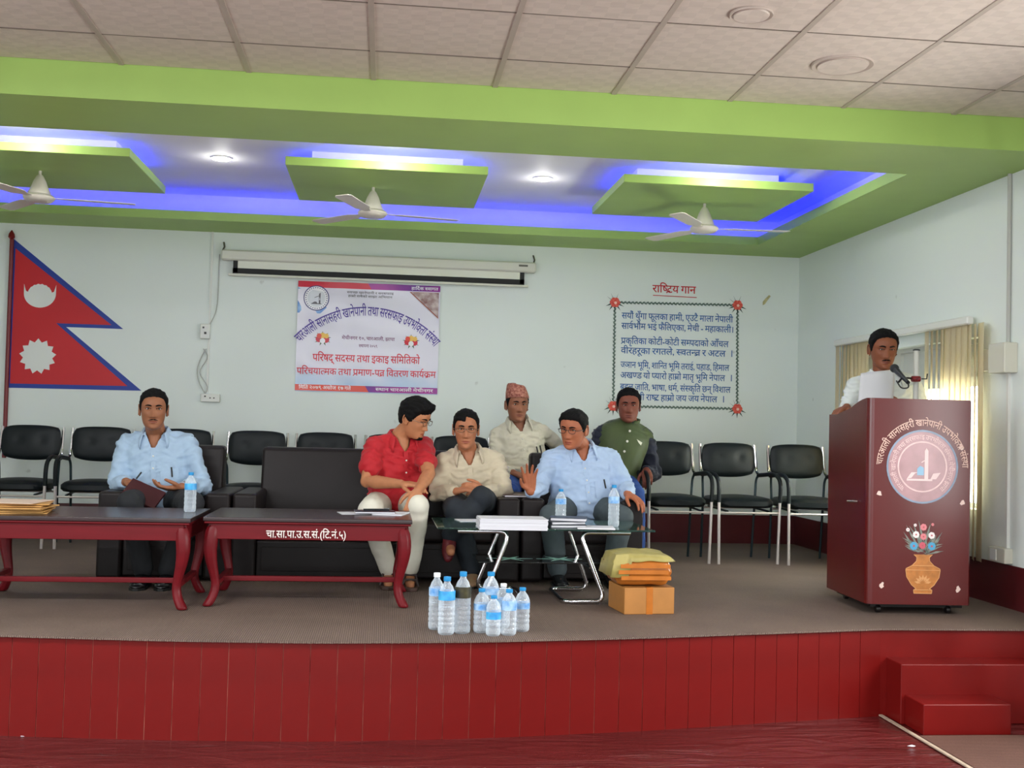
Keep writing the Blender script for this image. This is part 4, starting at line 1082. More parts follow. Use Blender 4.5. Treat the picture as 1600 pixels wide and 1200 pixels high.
def loft(mb, rings, n=28):
    """rings: (centre, side vec, fwd vec, half width, half depth)"""
    V = []; F = []
    for c, s_, f_, w_, d_ in rings:
        for k in range(n):
            a = 2*math.pi*k/n; ca, sa = math.cos(a), math.sin(a)
            ca = math.copysign(abs(ca)**.85, ca); sa = math.copysign(abs(sa)**.85, sa)
            V.append(c+s_*(w_*ca)+f_*(d_*sa))
    m_ = len(rings)
    for i in range(m_-1): F += [(i*n+k, i*n+(k+1) % n, (i+1)*n+(k+1) % n, (i+1)*n+k) for k in range(n)]
    F += [tuple(range(n-1, -1, -1)), tuple((m_-1)*n+k for k in range(n))]
    mb.add(V, F)
def hand(mb, W, f, n, thumb, curl=.5, spread=0., k=1., thumb_in=.35):
    """palm and five bent fingers: W wrist, f finger direction, n out of the palm, thumb = direction the thumb points to"""
    f = f.normalized(); n = (n-f*n.dot(f)).normalized(); l = (thumb-f*thumb.dot(f)-n*thumb.dot(n)).normalized()
    offs = (.031, .0105, -.0105, -.030); ln = (.040, .045, .041, .032); pl = (.086, .090, .086, .078)
    for i in range(4):
        base = W+l*(offs[i]*.55*k)+f*(.008*k); kn = W+l*(offs[i]*k)+f*(pl[i]*k)
        limb(mb, [base, (base+kn)/2-n*.002, kn], [.0150*k, .0148*k, .0112*k], 10)
        d0 = (f+l*(spread*(1.5-i)*.5)).normalized(); a = 0.; p = kn; pts = [p]; rs = [.0100*k]
        cu = curl[i] if isinstance(curl, (list, tuple)) else curl*(1+.08*i)
        for q, (L, r_, da) in enumerate(((ln[i], .0093, .55), (ln[i]*.62, .0086, .9), (ln[i]*.50, .0074, .55))):
            a += cu*da; dr = d0*math.cos(a)+n*math.sin(a); p = p+dr*(L*k); pts.append(p); rs.append(r_*k)
        limb(mb, pts, rs, 10)
    b0 = W+f*(.018*k)+l*(.016*k); d1 = (l*.75+f*.62+n*thumb_in).normalized(); d2 = (l*.35+f*.85+n*thumb_in*1.2).normalized(); d3 = (l*.15+f*.95+n*thumb_in*1.4).normalized()
    p1 = b0+d1*(.046*k); p2 = p1+d2*(.034*k); p3 = p2+d3*(.026*k)
    limb(mb, [b0, p1, p2, p3], [.0165*k, .0128*k, .0108*k, .0088*k], 10)

ZT = (-.118, -.112, -.098, -.078, -.052, -.022, .010, .040, .070, .094, .110, .1185)
WT = (.012, .030, .045, .056, .0635, .0695, .0735, .0750, .0705, .0560, .0370, .008)
FT = (.060, .078, .086, .0850, .0845, .0850, .0840, .0890, .0820, .0640, .0430, .010)
BT = (-.020, .0, .022, .044, .062, .082, .095, .099, .090, .0680, .0440, .010)
def head_grid(nr=64, nl=72, wide=1., jaw=1.):
    z = np.concatenate([np.linspace(ZT[0], -.10, 8)[:-1], np.linspace(-.10, .09, nr-16), np.linspace(.09, ZT[-1], 10)[1:]])
    def smooth(a):
        for _ in range(5): a[1:-1] = (a[:-2]+2*a[1:-1]+a[2:])/4
        return a
    w_ = smooth(np.interp(z, ZT, WT))*wide; f_ = smooth(np.interp(z, ZT, FT)); b_ = smooth(np.interp(z, ZT, BT))
    w_ = np.where(z < -.02, w_*(1+(jaw-1)*np.clip((-.02-z)/.06, 0, 1)), w_)
    ph = np.linspace(0, 2*math.pi, nl, endpoint=False)
    X = np.zeros((len(z), nl)); Y = X.copy(); Z = X.copy()
    for i in range(len(z)):
        c = np.sin(ph); s_ = -np.cos(ph)             # ph = 0 faces -Y
        c = np.sign(c)*np.abs(c)**.9; s2 = np.sign(s_)*np.abs(s_)**.86
        X[i] = w_[i]*c; Y[i] = np.where(s_ < 0, s2*f_[i], s2*b_[i]); Z[i] = z[i]
    return X, Y, Z, ph
def face_features(X, Y, Z, nose=1., down=0.):
    fr = Y < 0
    g = lambda cx, cz, sx, sz: np.exp(-((X-cx)/sx)**2-((Z-cz)/sz)**2)
    D = np.zeros_like(Y)
    t = np.clip((.018-Z)/.052, 0, 1)                                 # 0 at the bridge, 1 at the tip
    on = (Z < .022) & (Z > -.052)
    ridge = np.where(Z > -.036, t**1.15*.021+.003, np.clip(1-(-.036-Z)/.012, 0, 1)*.024)*nose
    D += np.where(on, ridge*np.exp(-(X/(.0088+.0062*t))**2), 0)
    for s_ in (-1, 1):
        D += .0055*g(s_*.0135, -.036, .008, .009)                    # nostril wings
        D -= .0095*g(s_*.032, .011, .016, .0105)                     # eye sockets
        D += .0050*g(s_*.030, .030, .020, .007)                      # brow
        D += .0050*g(s_*.046, -.018, .018, .016)                     # cheekbone
        D -= .0030*g(s_*.040, -.055, .014, .018)
        D -= .0022*g(s_*.024, -.046, .006, .014)                     # fold beside the mouth
    D += .0060*g(0, -.0605, .020, .0055)+.0066*g(0, -.0725, .017, .0055)-.0048*g(0, -.0664, .021, .0024)
    D -= .0035*g(0, -.083, .020, .005)
    D += .0075*g(0, -.102, .018, .012)
    D += .0035*g(0, .060, .045, .025)
    return np.where(fr, Y-D, Y)
HL = ((0, 30, 50, 66, 80, 92, 104, 125, 150, 180), (.074, .070, .060, .030, -.012, -.018, .004, -.040, -.058, -.066))
def grid_mesh(X, Y, Z, keep=None):
    nr, nl = X.shape; V = np.stack([X, Y, Z], -1).reshape(-1, 3); F = []
    for i in range(nr-1):
        for k in range(nl):
            q = (i*nl+k, i*nl+(k+1) % nl, (i+1)*nl+(k+1) % nl, (i+1)*nl+k)
            if keep is None or keep[[q]].any(): F.append(q)
    return V, F
def build_head(M, skin, lip, hairm, scale=1., hairline=0., hair_t=.010, top_t=.016, nose=1., wide=1., jaw=1., eyes=1., moustache=0., beard=None, part_side=0, tuft=0., seed_=0., grey=None, nohair_top=None):
    """returns (skin-side mesh builder with material slots 0 skin, 1 lip, 2 hair, 3 eye white, 4 iris) and the hair builder"""
    X, Y, Z, ph = head_grid(wide=wide, jaw=jaw); Y0 = Y.copy(); Y = face_features(X, Y, Z, nose)
    mb = MB(); V, F = grid_mesh(X, Y, Z); nr, nl = X.shape
    F = list(F)+[tuple(range(nl-1, -1, -1)), tuple((nr-1)*nl+k for k in range(nl))]
    mb.add(V, F)
    for i, f in enumerate(F[:-2]):
        c = V[list(f)].mean(0)
        if c[1] < -.05 and abs(c[2]+.0665) < .0085*(1-(c[0]/.026)**2) and abs(c[0]) < .025: mb.mi[i] = 1
        elif beard and c[1] < -.02 and c[2] < -.086 and abs(c[0]) < .026: mb.mi[i] = 2
    def ysurf(x, z):
        k = np.argmin((X-x)**2+(Z-z)**2+np.where(Y < 0, 0, 9)); return Y.flat[k]
    for s_ in (-1, 1):
        mb.cur = 0
        # ear: flattened shell with a rolled rim
        ec = Vector((s_*.0735*wide, .012, .0)); mb.ball(ec+Vector((s_*.004, 0, 0)), (.0075, .019, .031), 12, 8)
        mb.tube([ec+Vector((s_*.011, .004+.019*math.cos(a), .030*math.sin(a)+.002)) for a in np.linspace(-1.9, 2.4, 12)], .0042, 6)
        mb.ball(ec+Vector((s_*.004, -.004, -.028)), (.006, .008, .010), 8, 6)
        ex, ez = s_*.031, .0105; ey = ysurf(ex, ez)
        mb.cur = 3; mb.ball((ex, ey+.004, ez), (.0135, .0075, .0052*eyes+.0006), 14, 8)
        mb.cur = 4; mb.ball((ex, ey-.0012, ez-.0008), (.0054, .0035, .0050*eyes+.0004), 10, 6)
        mb.cur = 2
        up = [Vector((ex+u*.0155, ysurf(ex+u*.0155, ez+.006)-.0022, ez+.0062*eyes*(1-u*u)+.0008)) for u in np.linspace(-1, 1, 7)]
        mb.tube(up, .0017, 5)
        mb.cur = 0
        mb.tube([p+Vector((0, -.0005, .0045)) for p in up], .0035, 6)
        mb.tube([Vector((ex+u*.014, ysurf(ex+u*.014, ez-.007)-.0006, ez-.0060*eyes*(1-u*u)-.0015)) for u in np.linspace(-1, 1, 7)], .0026, 6)
        mb.cur = 2
        br = [Vector((s_*(.012+.036*u), ysurf(s_*(.012+.036*u), .029)-.0010, .0275+.007*math.sin(u*2.4)-.004*u)) for u in np.linspace(0, 1, 8)]
        mb.tube(br, [.0030, .0042, .0046, .0046, .0042, .0036, .0028, .0016], 6)
    if moustache:
        mb.cur = 2
        for s_ in (-1, 1):
            mb.tube([Vector((s_*u, ysurf(s_*u, -.0555)-.0005, -.0535-.006*(u/.028)**2)) for u in np.linspace(.001, .028, 6)], [.0044*moustache, .005*moustache, .0048*moustache, .0042*moustache, .003*moustache, .0015], 6)
    mb.v = [tuple(M @ (Vector(v)*scale)) for v in mb.v]
    # hair: shell grown from the scalp, tucked under the skin along the hairline
    Y = Y0
    az = np.degrees(np.abs(np.where(ph > math.pi, ph-2*math.pi, ph)))
    zl = np.interp(az, HL[0], HL[1])[None, :]+hairline*np.clip(1-az/75, 0, 1)[None, :]
    if part_side:
        sgn = np.where(ph > math.pi, -1, 1)[None, :]; zl = zl+part_side*sgn*.018*np.clip(1-az/60, 0, 1)[None, :]
    zl = zl+np.array([.0035*noise.noise(Vector((p_*9, seed_*3.1, 0))) for p_ in ph])[None, :]
    m_ = (Z-zl)/.020
    k = np.clip(m_, 0, 1); k = k*k*(3-2*k)
    cr = np.clip((Z-.02)/.09, 0, 1)
    th = (hair_t+(top_t-hair_t)*cr)*k-.004*(1-k)
    nx, ny, nz = X/.0055, Y/.0085, Z/.012; L = np.sqrt(nx**2+ny**2+nz**2)+1e-9
    rn = np.array([[noise.noise(Vector((X[i, j]*90, Y[i, j]*30, Z[i, j]*60))) for j in range(nl)] for i in range(nr)])
    th = th*(1+.35*rn*k)
    if tuft: th = th+tuft*np.exp(-((Y+.075)/.03)**2-((Z-.085)/.03)**2)*(1+.5*rn)
    HX_, HY_, HZ_ = X+nx/L*th, Y+ny/L*th, Z+nz/L*th*1.1
    hb = MB(); V, F = grid_mesh(HX_, HY_, HZ_, (m_ > -.15).reshape(-1)); F = list(F)+[tuple((nr-1)*nl+q for q in range(nl))]
    V = [tuple(M @ (Vector(v)*scale)) for v in V]; used = sorted({i for f in F for i in f}); mp = {u: i for i, u in enumerate(used)}
    hb.add([V[u] for u in used], [tuple(mp[i] for i in f) for f in F])
    return mb, hb
def glasses(M, scale, parent, m_, lensy=-.098):
    mb = MB()
    for s_ in (-1, 1):
        pts = [(s_*.033+.0235*math.cos(a)*(1 if abs(math.cos(a)) < .8 else .97), lensy+.003*abs(math.cos(a)), .008+.0155*math.copysign(abs(math.sin(a))**.7, math.sin(a))) for a in np.linspace(0, 2*math.pi, 20, endpoint=False)]
        mb.tube([M @ (Vector(p)*scale) for p in pts], .0017, 6, closed=True)
        mb.tube([M @ (Vector(p)*scale) for p in ((s_*.057, lensy+.004, .012), (s_*.074, -.07, .012), (s_*.080, .012, .008), (s_*.079, .025, -.006))], .0018, 6)
    mb.tube([M @ (Vector(p)*scale) for p in ((-.011, lensy+.001, .011), (0, lensy-.002, .014), (.011, lensy+.001, .011))], .0017, 6)
    return mb.build('glasses', m_, parent, smooth=True)
def wrinkle(me, amp, sc=(7, 7, 20), seed=0.):
    n = len(me.vertices); co = np.zeros(n*3); no = np.zeros(n*3); me.vertices.foreach_get('co', co); me.vertices.foreach_get('normal', no)
    co = co.reshape(-1, 3); no = no.reshape(-1, 3)
    d = np.array([noise.noise(Vector((p[0]*sc[0]+seed, p[1]*sc[1], p[2]*sc[2]+2.2*noise.noise(Vector((p[0]*5, p[1]*5, p[2]*5+seed)))))) for p in co])
    d = -np.abs(d)*1.6+.4
    co = co+no*(d*amp)[:, None]; me.vertices.foreach_set('co', co.reshape(-1)); me.update()
def obj_from(me, name, parent):
    o = bpy.data.objects.new(name, me); COL.objects.link(o)
    if parent is not None: o.parent = parent
    return o
EYEW = mat('eye_white', (205, 196, 188), .3); IRIS = mat('iris_dark', (26, 18, 14), .2)
HAIRB = mat('hair_black', (11, 10, 11), .7, spec=.2, var=.3, vscale=60, stretch=(3, 1, 1), bump=.5, bscale=160)
BTN = mat('button', (225, 222, 212), .4)
def collar(N, sd, fw, up, r, m_, parent, open_=.50, spread=.05, tip=.055):
    """folded shirt collar: stands behind the neck and ends in two points"""
    V = []; F = []; n = 26; a0 = open_
    for i in range(n+1):
        a = a0+(2*math.pi-2*a0)*i/n; c, s_ = math.sin(a), math.cos(a); fr = max(0., s_)
        e = min(1., min(i, n-i)/4.); pt = (1-e)
        ro = r+.018+.014*fr
        P = [(r-.001, .002-.012*fr), (r-.002, .026-.030*fr), (r+.004, .032-.034*fr), (ro, .006-.046*fr-tip*.35*pt), (ro+.003, -.008-.050*fr-tip*.55*pt)]
        dd = math.copysign(spread*.55*pt, c)
        for rr, z in P: V.append(N+sd*(rr*c*1.08+dd)+fw*(rr*s_*1.02+.012*fr)+up*z)
    for i in range(n): F += [(i*5+q, i*5+q+1, (i+1)*5+q+1, (i+1)*5+q) for q in range(4)]
    o = MB().add(V, F).build('collar', m_, parent, smooth=True); s2 = o.modifiers.new('s', 'SOLIDIFY'); s2.thickness = .003; s2.offset = 1
    return o
class Surf:
    """drops points on to a garment from the front"""
    def __init__(s, me, fw): s.b = BVHTree.FromPolygons([v.co.copy() for v in me.vertices], [tuple(p.vertices) for p in me.polygons]); s.fw = fw
    def __call__(s, p, lift=.002):
        h = s.b.ray_cast(p+s.fw*.6, -s.fw)
        return (h[0] if h[0] is not None else p)+s.fw*lift
def ribbon(S_, pts, w, side, name, m_, parent, lift=.002):
    V = []
    for p in pts: V += [S_(p-side*w/2, lift), S_(p+side*w/2, lift)]
    n = len(pts); return MB().add(V, [(2*i, 2*i+1, 2*i+3, 2*i+2) for i in range(n-1)]).build(name, m_, parent, smooth=True)
def shoe(ank, toe_dir, m_, parent, L=.27, name='shoe', sole=None):
    """ankle point at the top of the foot; shoe stands on the stage"""
    d = Vector((toe_dir.x, toe_dir.y, 0)).normalized(); sd = Vector((-d.y, d.x, 0)); base = Vector((ank.x, ank.y, S+.006))
    rings = ((-.075, .026, .020, .060), (-.06, .035, .0, .085), (-.01, .038, 0, .088), (.05, .041, 0, .066), (.11, .046, 0, .048), (.155, .043, 0, .040), (.185, .030, .004, .030), (.195, .012, .008, .018))
    mb = MB(); V = []; F = []; n = 14
    for u, w_, z0, h in rings:
        for k in range(n):
            a = 2*math.pi*k/n; V.append(base+d*(u*L/.27)+sd*(w_*math.cos(a))+Vector((0, 0, max(.0, (z0+h)/2+(h-z0)/2*math.sin(a)*(1.0 if math.sin(a) > 0 else 1.0)))))
    m2 = len(rings)
    for i in range(m2-1): F += [(i*n+k, i*n+(k+1) % n, (i+1)*n+(k+1) % n, (i+1)*n+k) for k in range(n)]
    F += [tuple(range(n-1, -1, -1)), tuple((m2-1)*n+k for k in range(n))]
    o = mb.add(V, F).build(name, m_, parent, smooth=True)
    bm = bmesh.new(); bm.from_mesh(o.data); bmesh.ops.recalc_face_normals(bm, faces=bm.faces); bm.to_mesh(o.data); bm.free()
    pts = [base+d*(u*L/.27)+sd*w_ for u, w_ in ((-.078, .024), (-.05, .037), (.05, .041), (.11, .047), (.16, .042), (.197, .014), (.197, -.014), (.16, -.042), (.11, -.047), (.05, -.041), (-.05, -.037), (-.078, -.024))]
    MB().prism([(p.x, p.y) for p in pts], S, S+.014).build('sole', sole or BLK, o)
    return o

def person(label, J, skin_rgb, shirt_m, trouser_m, sleeve='long', belly=0., vest=None, head=None, shoe_m=None, hand_l=None, hand_r=None, vox=.0048, shirt_vox=.009, wr=.017, seed=0., tuck=-.16, collar_m=None, broad=1.):
    """J: joints in world space; l / r are the sides as the camera sees them (image left, image right)"""
    skin = mat('skin_%d_%d' % (skin_rgb[0], skin_rgb[1]), skin_rgb, .48, var=.07, vscale=25, spec=.35)
    lipc = tuple(int(v*k) for v, k in zip(skin_rgb, (.84, .66, .64))); lip = mat('lip_%d_%d' % (skin_rgb[0], skin_rgb[1]), lipc, .45)
    H = head; hm = H.get('mat', HAIRB)
    P, N = J['pelvis'], J['neck']; sl, sr = J['sl'], J['sr']
    sd, fw, up = frame(sr-sl, N-P); hw = (sr-sl).length/2; T = (N-P).length
    Mh = Matrix.Translation(J['head']) @ Matrix.Rotation(R(H.get('yaw', 0)), 4, 'Z') @ Matrix.Rotation(R(H.get('pitch', 0)), 4, 'X') @ Matrix.Rotation(R(H.get('roll', 0)), 4, 'Y')
    hs = H.get('scale', 1.)
    # --- body: torso core, neck, arms with hands, legs, feet in one skin
    mb = MB()
    limb(mb, [P, P+(N-P)*.4, P+(N-P)*.75, P+(N-P)*.93], [.09, .085, .085, .06])
    sk = Mh @ (Vector((0, .022, -.060))*hs)
    limb(mb, [N+up*.01+fw*.010, N-up*.05+fw*.034, N-up*.11+fw*.046], [.052, .048, .045])
    limb(mb, [N-up*.06, N+up*.005, (N+sk)/2+up*.004, sk], [.062, .060, .056*hs, .056*hs])
    for s_, e_, w_, hd in ((sl, J['el'], J['wl'], hand_l), (sr, J['er'], J['wr'], hand_r)):
        ka = 1. if sleeve == 'short' else .88
        limb(mb, [P+(N-P)*.86, s_-up*.012, s_+(e_-s_)*.5, e_, e_+(w_-e_)*.28, w_+(e_-w_)*.25, w_], [.06, .050*ka, .046*ka, .040*ka, .042*ka, .031*ka, .0265])
        if hd: hand(mb, w_, *hd[:3], **(hd[3] if len(hd) > 3 else {}))
    for h_, k_, a_ in ((J['hl'], J['kl'], J['al']), (J['hr'], J['kr'], J['ar'])):
        limb(mb, [P, h_, k_, a_], [.07, .062, .045, .032])
        td = J.get('toe', Vector((0, -1, 0))); limb(mb, [a_, Vector((a_.x, a_.y, max(S+.04, a_.z-.07)))+td*.02, Vector((a_.x, a_.y, max(S+.028, a_.z-.085)))+td*.12], [.032, .032, .024])
    body_me = fuse(mb, vox, 3, None, 'person')
    hb, hair = build_head(Mh, skin, lip, hm, hs, **H.get('shape', {}))
    # join the head into the body mesh
    n0 = len(body_me.vertices); co = np.zeros(n0*3); body_me.vertices.foreach_get('co', co)
    nf = len(body_me.polygons); lt = np.zeros(nf, int); body_me.polygons.foreach_get('loop_total', lt); li = np.zeros(len(body_me.loops), int); body_me.loops.foreach_get('vertex_index', li)
    st_ = np.concatenate([[0], np.cumsum(lt)]); BF = [tuple(li[st_[i]:st_[i+1]]) for i in range(nf)]
    BV = [tuple(v) for v in co.reshape(-1, 3)]
    bpy.data.meshes.remove(body_me)
    root = mesh_obj('person', BV+hb.v, BF+[tuple(i+n0 for i in f) for f in hb.f], None, None, True, [skin, lip, hm, EYEW, IRIS], [0]*nf+hb.mi)
    tag(root, label, 'person')
    if hair and not H.get('bald'):
        o = hair.build('hair', hm, root); o.data.polygons.foreach_set('use_smooth', [True]*len(o.data.polygons))
    # --- shirt
    mb = MB(); q = hw/.165*broad
    prof = ((tuck, .180, .135, .0, .8), (-.06, .182, .142, .0, 1), (.10, .178, .140, .012, 1), (.30, .172, .132, .014, .9), (.50, .174, .124, .008, .5), (.68, .184, .118, .0, .2), (.82, .176, .106, -.006, 0), (.91, .140, .088, -.006, 0), (.97, .098, .074, 0, 0), (1.02, .070, .064, .004, 0))
    loft(mb, [(P+(N-P)*t+fw*(fo+belly*bw*.5), sd, fw, w_*(q if t > .4 else (1+q)/2)*(1+.25*belly*bw/.05 if belly else 1), d_+belly*bw*.6) for t, w_, d_, fo, bw in prof])
    for s_, e_, w_ in ((sl, J['el'], J['wl']), (sr, J['er'], J['wr'])):
        limb(mb, [N-up*.035, (N*.45+s_*.55)-up*.012, s_-up*.018], [.050, .054, .066])
        if sleeve == 'short':
            t_ = e_-s_; limb(mb, [s_-up*.018, s_+t_*.4, s_+t_*.62], [.066, .066, .066])
        else:
            limb(mb, [s_-up*.018, s_+(e_-s_)*.5, e_, e_+(w_-e_)*.35, e_+(w_-e_)*.86], [.066, .061, .054, .050, .040])
    me = fuse(mb, shirt_vox, 4, None, 'shirt'); wrinkle(me, wr, seed=seed); wrinkle(me, wr*.5, (14, 14, 30), seed+5)
    if vest is None:                                          # open neck
        bm = bmesh.new(); bm.from_mesh(me); kill = []
        for f_ in bm.faces:
            r_ = f_.calc_center_median()-N; u_, v_, q_ = r_.dot(sd), -r_.dot(up), r_.dot(fw)
            if q_ > .02 and -.06 < v_ < J.get('vneck', .075) and abs(u_) < .040*(1-v_/J.get('vneck', .075)): kill.append(f_)
        bmesh.ops.delete(bm, geom=kill, context='FACES')
        for _ in range(8): bmesh.ops.smooth_vert(bm, verts=[v_ for v_ in bm.verts if v_.is_boundary], factor=.6, use_axis_x=True, use_axis_y=True, use_axis_z=True)
        bm.to_mesh(me); bm.free()
    me.materials.append(shirt_m); me.polygons.foreach_set('use_smooth', [True]*len(me.polygons))
    shirt = obj_from(me, 'shirt', root); SF = Surf(me, fw)
    if vest is None:
        cm = collar_m or shirt_m
        collar(N+up*.002+fw*.004, sd, fw, up, .064, cm, shirt)
        ribbon(SF, [N+fw*.05-up*(J.get('vneck', .075)-.004+.33*T/.5*i/9) for i in range(10)], .028, sd, 'placket', cm, shirt, .0025)
        for i in range(1, 5):
            p = SF(N-up*(.05+.085*i*T/.5), .004); MB().ball(p, (.0055, .004, .0055), 8, 6).build('button', BTN, shirt)
        # open neck: skin shows between the collar points
        # chest pocket with a pen, on the wearer's left
        pc = N+sd*(.085*q)-up*.20
        V = [SF(pc+sd*u-up*v, .003) for v in (0, .03, .06, .10) for u in (-.05, -.017, .017, .05)]
        MB().add(V, [(r_*4+i, (r_+1)*4+i, (r_+1)*4+i+1, r_*4+i+1) for r_ in range(3) for i in range(3)]).build('pocket', cm, shirt, smooth=True)
        pn = J.get('pens', 1)
        for i in range(pn):
            a = SF(pc+sd*(.012+.032*i)+up*.010, .007); b2 = SF(pc+sd*(.018+.032*i)-up*.045, .007); MB().tube([a, b2], .0048, 8).build('pen', DK, shirt, smooth=True)
    # --- vest over the shirt
    if vest is not None:
        mb = MB()
        loft(mb, [(P+(N-P)*t+fw*(fo+.004), sd, fw, (w_+.008)*(q if t > .4 else (1+q)/2), d_+.012) for t, w_, d_, fo, bw in prof[:-1]]+[(N+up*.012, sd, fw, .068, .064)])
        for s_, e_ in ((sl, J['el']), (sr, J['er'])): limb(mb, [N-up*.03, (N*.45+s_*.55)-up*.012, s_-up*.022-(s_-N).normalized()*.012], [.056, .062, .071])
        me = fuse(mb, .009, 5, None, 'vest'); wrinkle(me, .004, seed=seed+3); me.materials.append(vest); me.polygons.foreach_set('use_smooth', [True]*len(me.polygons))
        vo = obj_from(me, 'vest', root); SF = Surf(me, fw)
        V = []; F = []; n = 22
        for i in range(n+1):
            a = .22+(2*math.pi-.44)*i/n; c, s_ = math.sin(a), math.cos(a)
            for rr, z in ((.066, -.015-.01*max(0, s_)), (.064, .042-.022*max(0, s_))): V.append(N+sd*(rr*c*1.08)+fw*(rr*s_*1.06+.006)+up*z)
        for i in range(n): F.append((i*2, i*2+1, i*2+3, i*2+2))
        o = MB().add(V, F).build('stand_collar', vest, vo, smooth=True); s2 = o.modifiers.new('s', 'SOLIDIFY'); s2.thickness = .005
        ribbon(SF, [N+fw*.05-up*(.03+.34*i/9) for i in range(10)], .035, sd, 'placket', vest, vo, .003)
        for i in range(4): MB().ball(SF(N-up*(.06+.075*i), .006), (.009, .005, .009), 10, 6).build('button', BTN, vo)
        p = SF(N+sd*.09-up*.115, .004); V = [SF(N+sd*(.065+u)-up*(.10+v), .005) for u, v in ((0, 0), (.05, .012), (.045, .035), (.02, .02))]
        MB().add(V, [(3, 2, 1, 0)]).build('badge', mat('badge_white', (226, 226, 214), .5), vo)
    # --- trousers
    mb = MB(); limb(mb, [P-up*.03-sd*.05, P-up*.03+sd*.05], [.112, .112])
    for h_, k_, a_ in ((J['hl'], J['kl'], J['al']), (J['hr'], J['kr'], J['ar'])):
        limb(mb, [P+(h_-P)*.7, h_, h_+(k_-h_)*.5, k_, k_+(a_-k_)*.35, k_+(a_-k_)*.96], [.105, .098, .086, .071, .068, J.get('hem', .058)])
    me = fuse(mb, .010, 5, None, 'trousers'); wrinkle(me, .005, (9, 9, 9), seed+9); me.materials.append(trouser_m); me.polygons.foreach_set('use_smooth', [True]*len(me.polygons))
    obj_from(me, 'trousers', root)
    if shoe_m:
        for a_ in (J['al'], J['ar']): shoe(a_, J.get('toe', Vector((0, -1, 0))), shoe_m, root)
    root_data[label] = (Mh, hs, SF)
    return root
root_data = {}
def seatJ(pel, head, neck, sl, sr, el, er, wl, wr_, kl, kr, al, ar, hipw=.095, **k):
    pel = Vector(pel); J = dict(pelvis=pel, head=head, neck=neck, sl=sl, sr=sr, el=el, er=er, wl=wl, wr=wr_, kl=kl, kr=kr, al=al, ar=ar)
    s_ = Vector((1, 0, 0)); J['hl'] = pel-s_*hipw+Vector((0, -.02, -.01)); J['hr'] = pel+s_*hipw+Vector((0, -.02, -.01)); J.update(k); return J
V3 = Vector
LBLUE = mat('shirt_pale_blue', (160, 184, 208), .7, var=.03, vscale=40, sheen=.1); RED = mat('shirt_red', (176, 18, 32), .7, var=.05, vscale=30, sheen=.1)
BEIGE = mat('shirt_beige', (196, 184, 160), .7, var=.04, vscale=40, sheen=.1); CRM = mat('shirt_cream', (208, 202, 182), .7, var=.03, vscale=40, sheen=.1)
LBL2 = mat('shirt_light_blue', (168, 190, 220), .7, var=.03, vscale=40, sheen=.1); NAVY = mat('shirt_navy', (22, 28, 48), .7, sheen=.1); WSH = mat('shirt_white', (214, 220, 220), .7, var=.03, vscale=30)
OLIVE = mat('vest_olive', (62, 76, 36), .55, var=.10, vscale=12, sheen=.15)
TBLK = mat('trouser_black', (30, 32, 36), .8, var=.1, vscale=20); TWHT = mat('trouser_white', (214, 210, 196), .75, var=.04, vscale=20); TNAV = mat('trouser_charcoal', (26, 32, 40), .8, var=.1, vscale=20)
TGRY = mat('trouser_grey', (66, 76, 80), .8, var=.08, vscale=20); JEAN = mat('jeans_blue', (40, 74, 140), .8, var=.15, vscale=30)
SBLK = mat('shoe_black', (20, 20, 22), .25); STAN = mat('shoe_tan', (150, 118, 88), .5)

# man in pale blue, folder in both hands
J = seatJ((at(250, 780, 7.10).x, 7.10, S+.44), at(240, 641, 6.93), at(244, 677, 7.04), at(198, 690, 7.06), at(292, 689, 7.06), at(183, 757, 6.98), at(317, 760, 6.97), at(197, 753, 6.77), at(284, 761, 6.76),
          at(203, 785, 6.50), at(300, 787, 6.50), at(224, 893, 6.47), at(262, 893, 6.47))
person('man in a pale blue shirt seated in the armchair holding a dark folder', J, (150, 98, 70), LBLUE, TBLK, head=dict(yaw=11, pitch=2, shape=dict(moustache=.8, hair_t=.008, top_t=.014, jaw=1.05)), shoe_m=SBLK, belly=.02, seed=1.,
       hand_l=(V3((1, -.45, .0)), V3((.1, -.2, -1)), V3((.3, -1, .3)), dict(curl=.7)), hand_r=(V3((-1, -.35, -.1)), V3((-.1, .2, .9)), V3((-.2, -.9, .5)), dict(curl=.55)))
P1 = bpy.data.objects['person']
# man in red, head turned to his neighbour, hands on his knee
J = seatJ((at(618, 780, 7.08).x, 7.08, S+.44), at(648, 655, 6.93), at(626, 682, 7.0), at(586, 694, 6.94), at(661, 694, 7.05), at(573, 752, 6.84), at(670, 741, 6.80), at(626, 756, 6.64), at(653, 767, 6.53),
          at(578, 797, 6.50), at(652, 791, 6.52), at(607, 892, 6.56), at(641, 892, 6.52), pens=0, hem=.052)
person('man in a short-sleeved red shirt and white trousers on the sofa, turning aside', J, (180, 120, 84), RED, TWHT, sleeve='short', head=dict(yaw=60, pitch=20, roll=-4, shape=dict(hair_t=.016, top_t=.026, hairline=-.012, tuft=.014, beard=True, eyes=.6)), belly=.02, seed=2., tuck=-.22,
       hand_l=(V3((1, -.42, -.02)), V3((.1, .1, -1)), V3((.2, -.9, .5)), dict(curl=.4)), hand_r=(V3((-.30, -.42, -.80)), V3((-.2, .8, -.3)), V3((-.9, -.2, .2)), dict(curl=.45)))
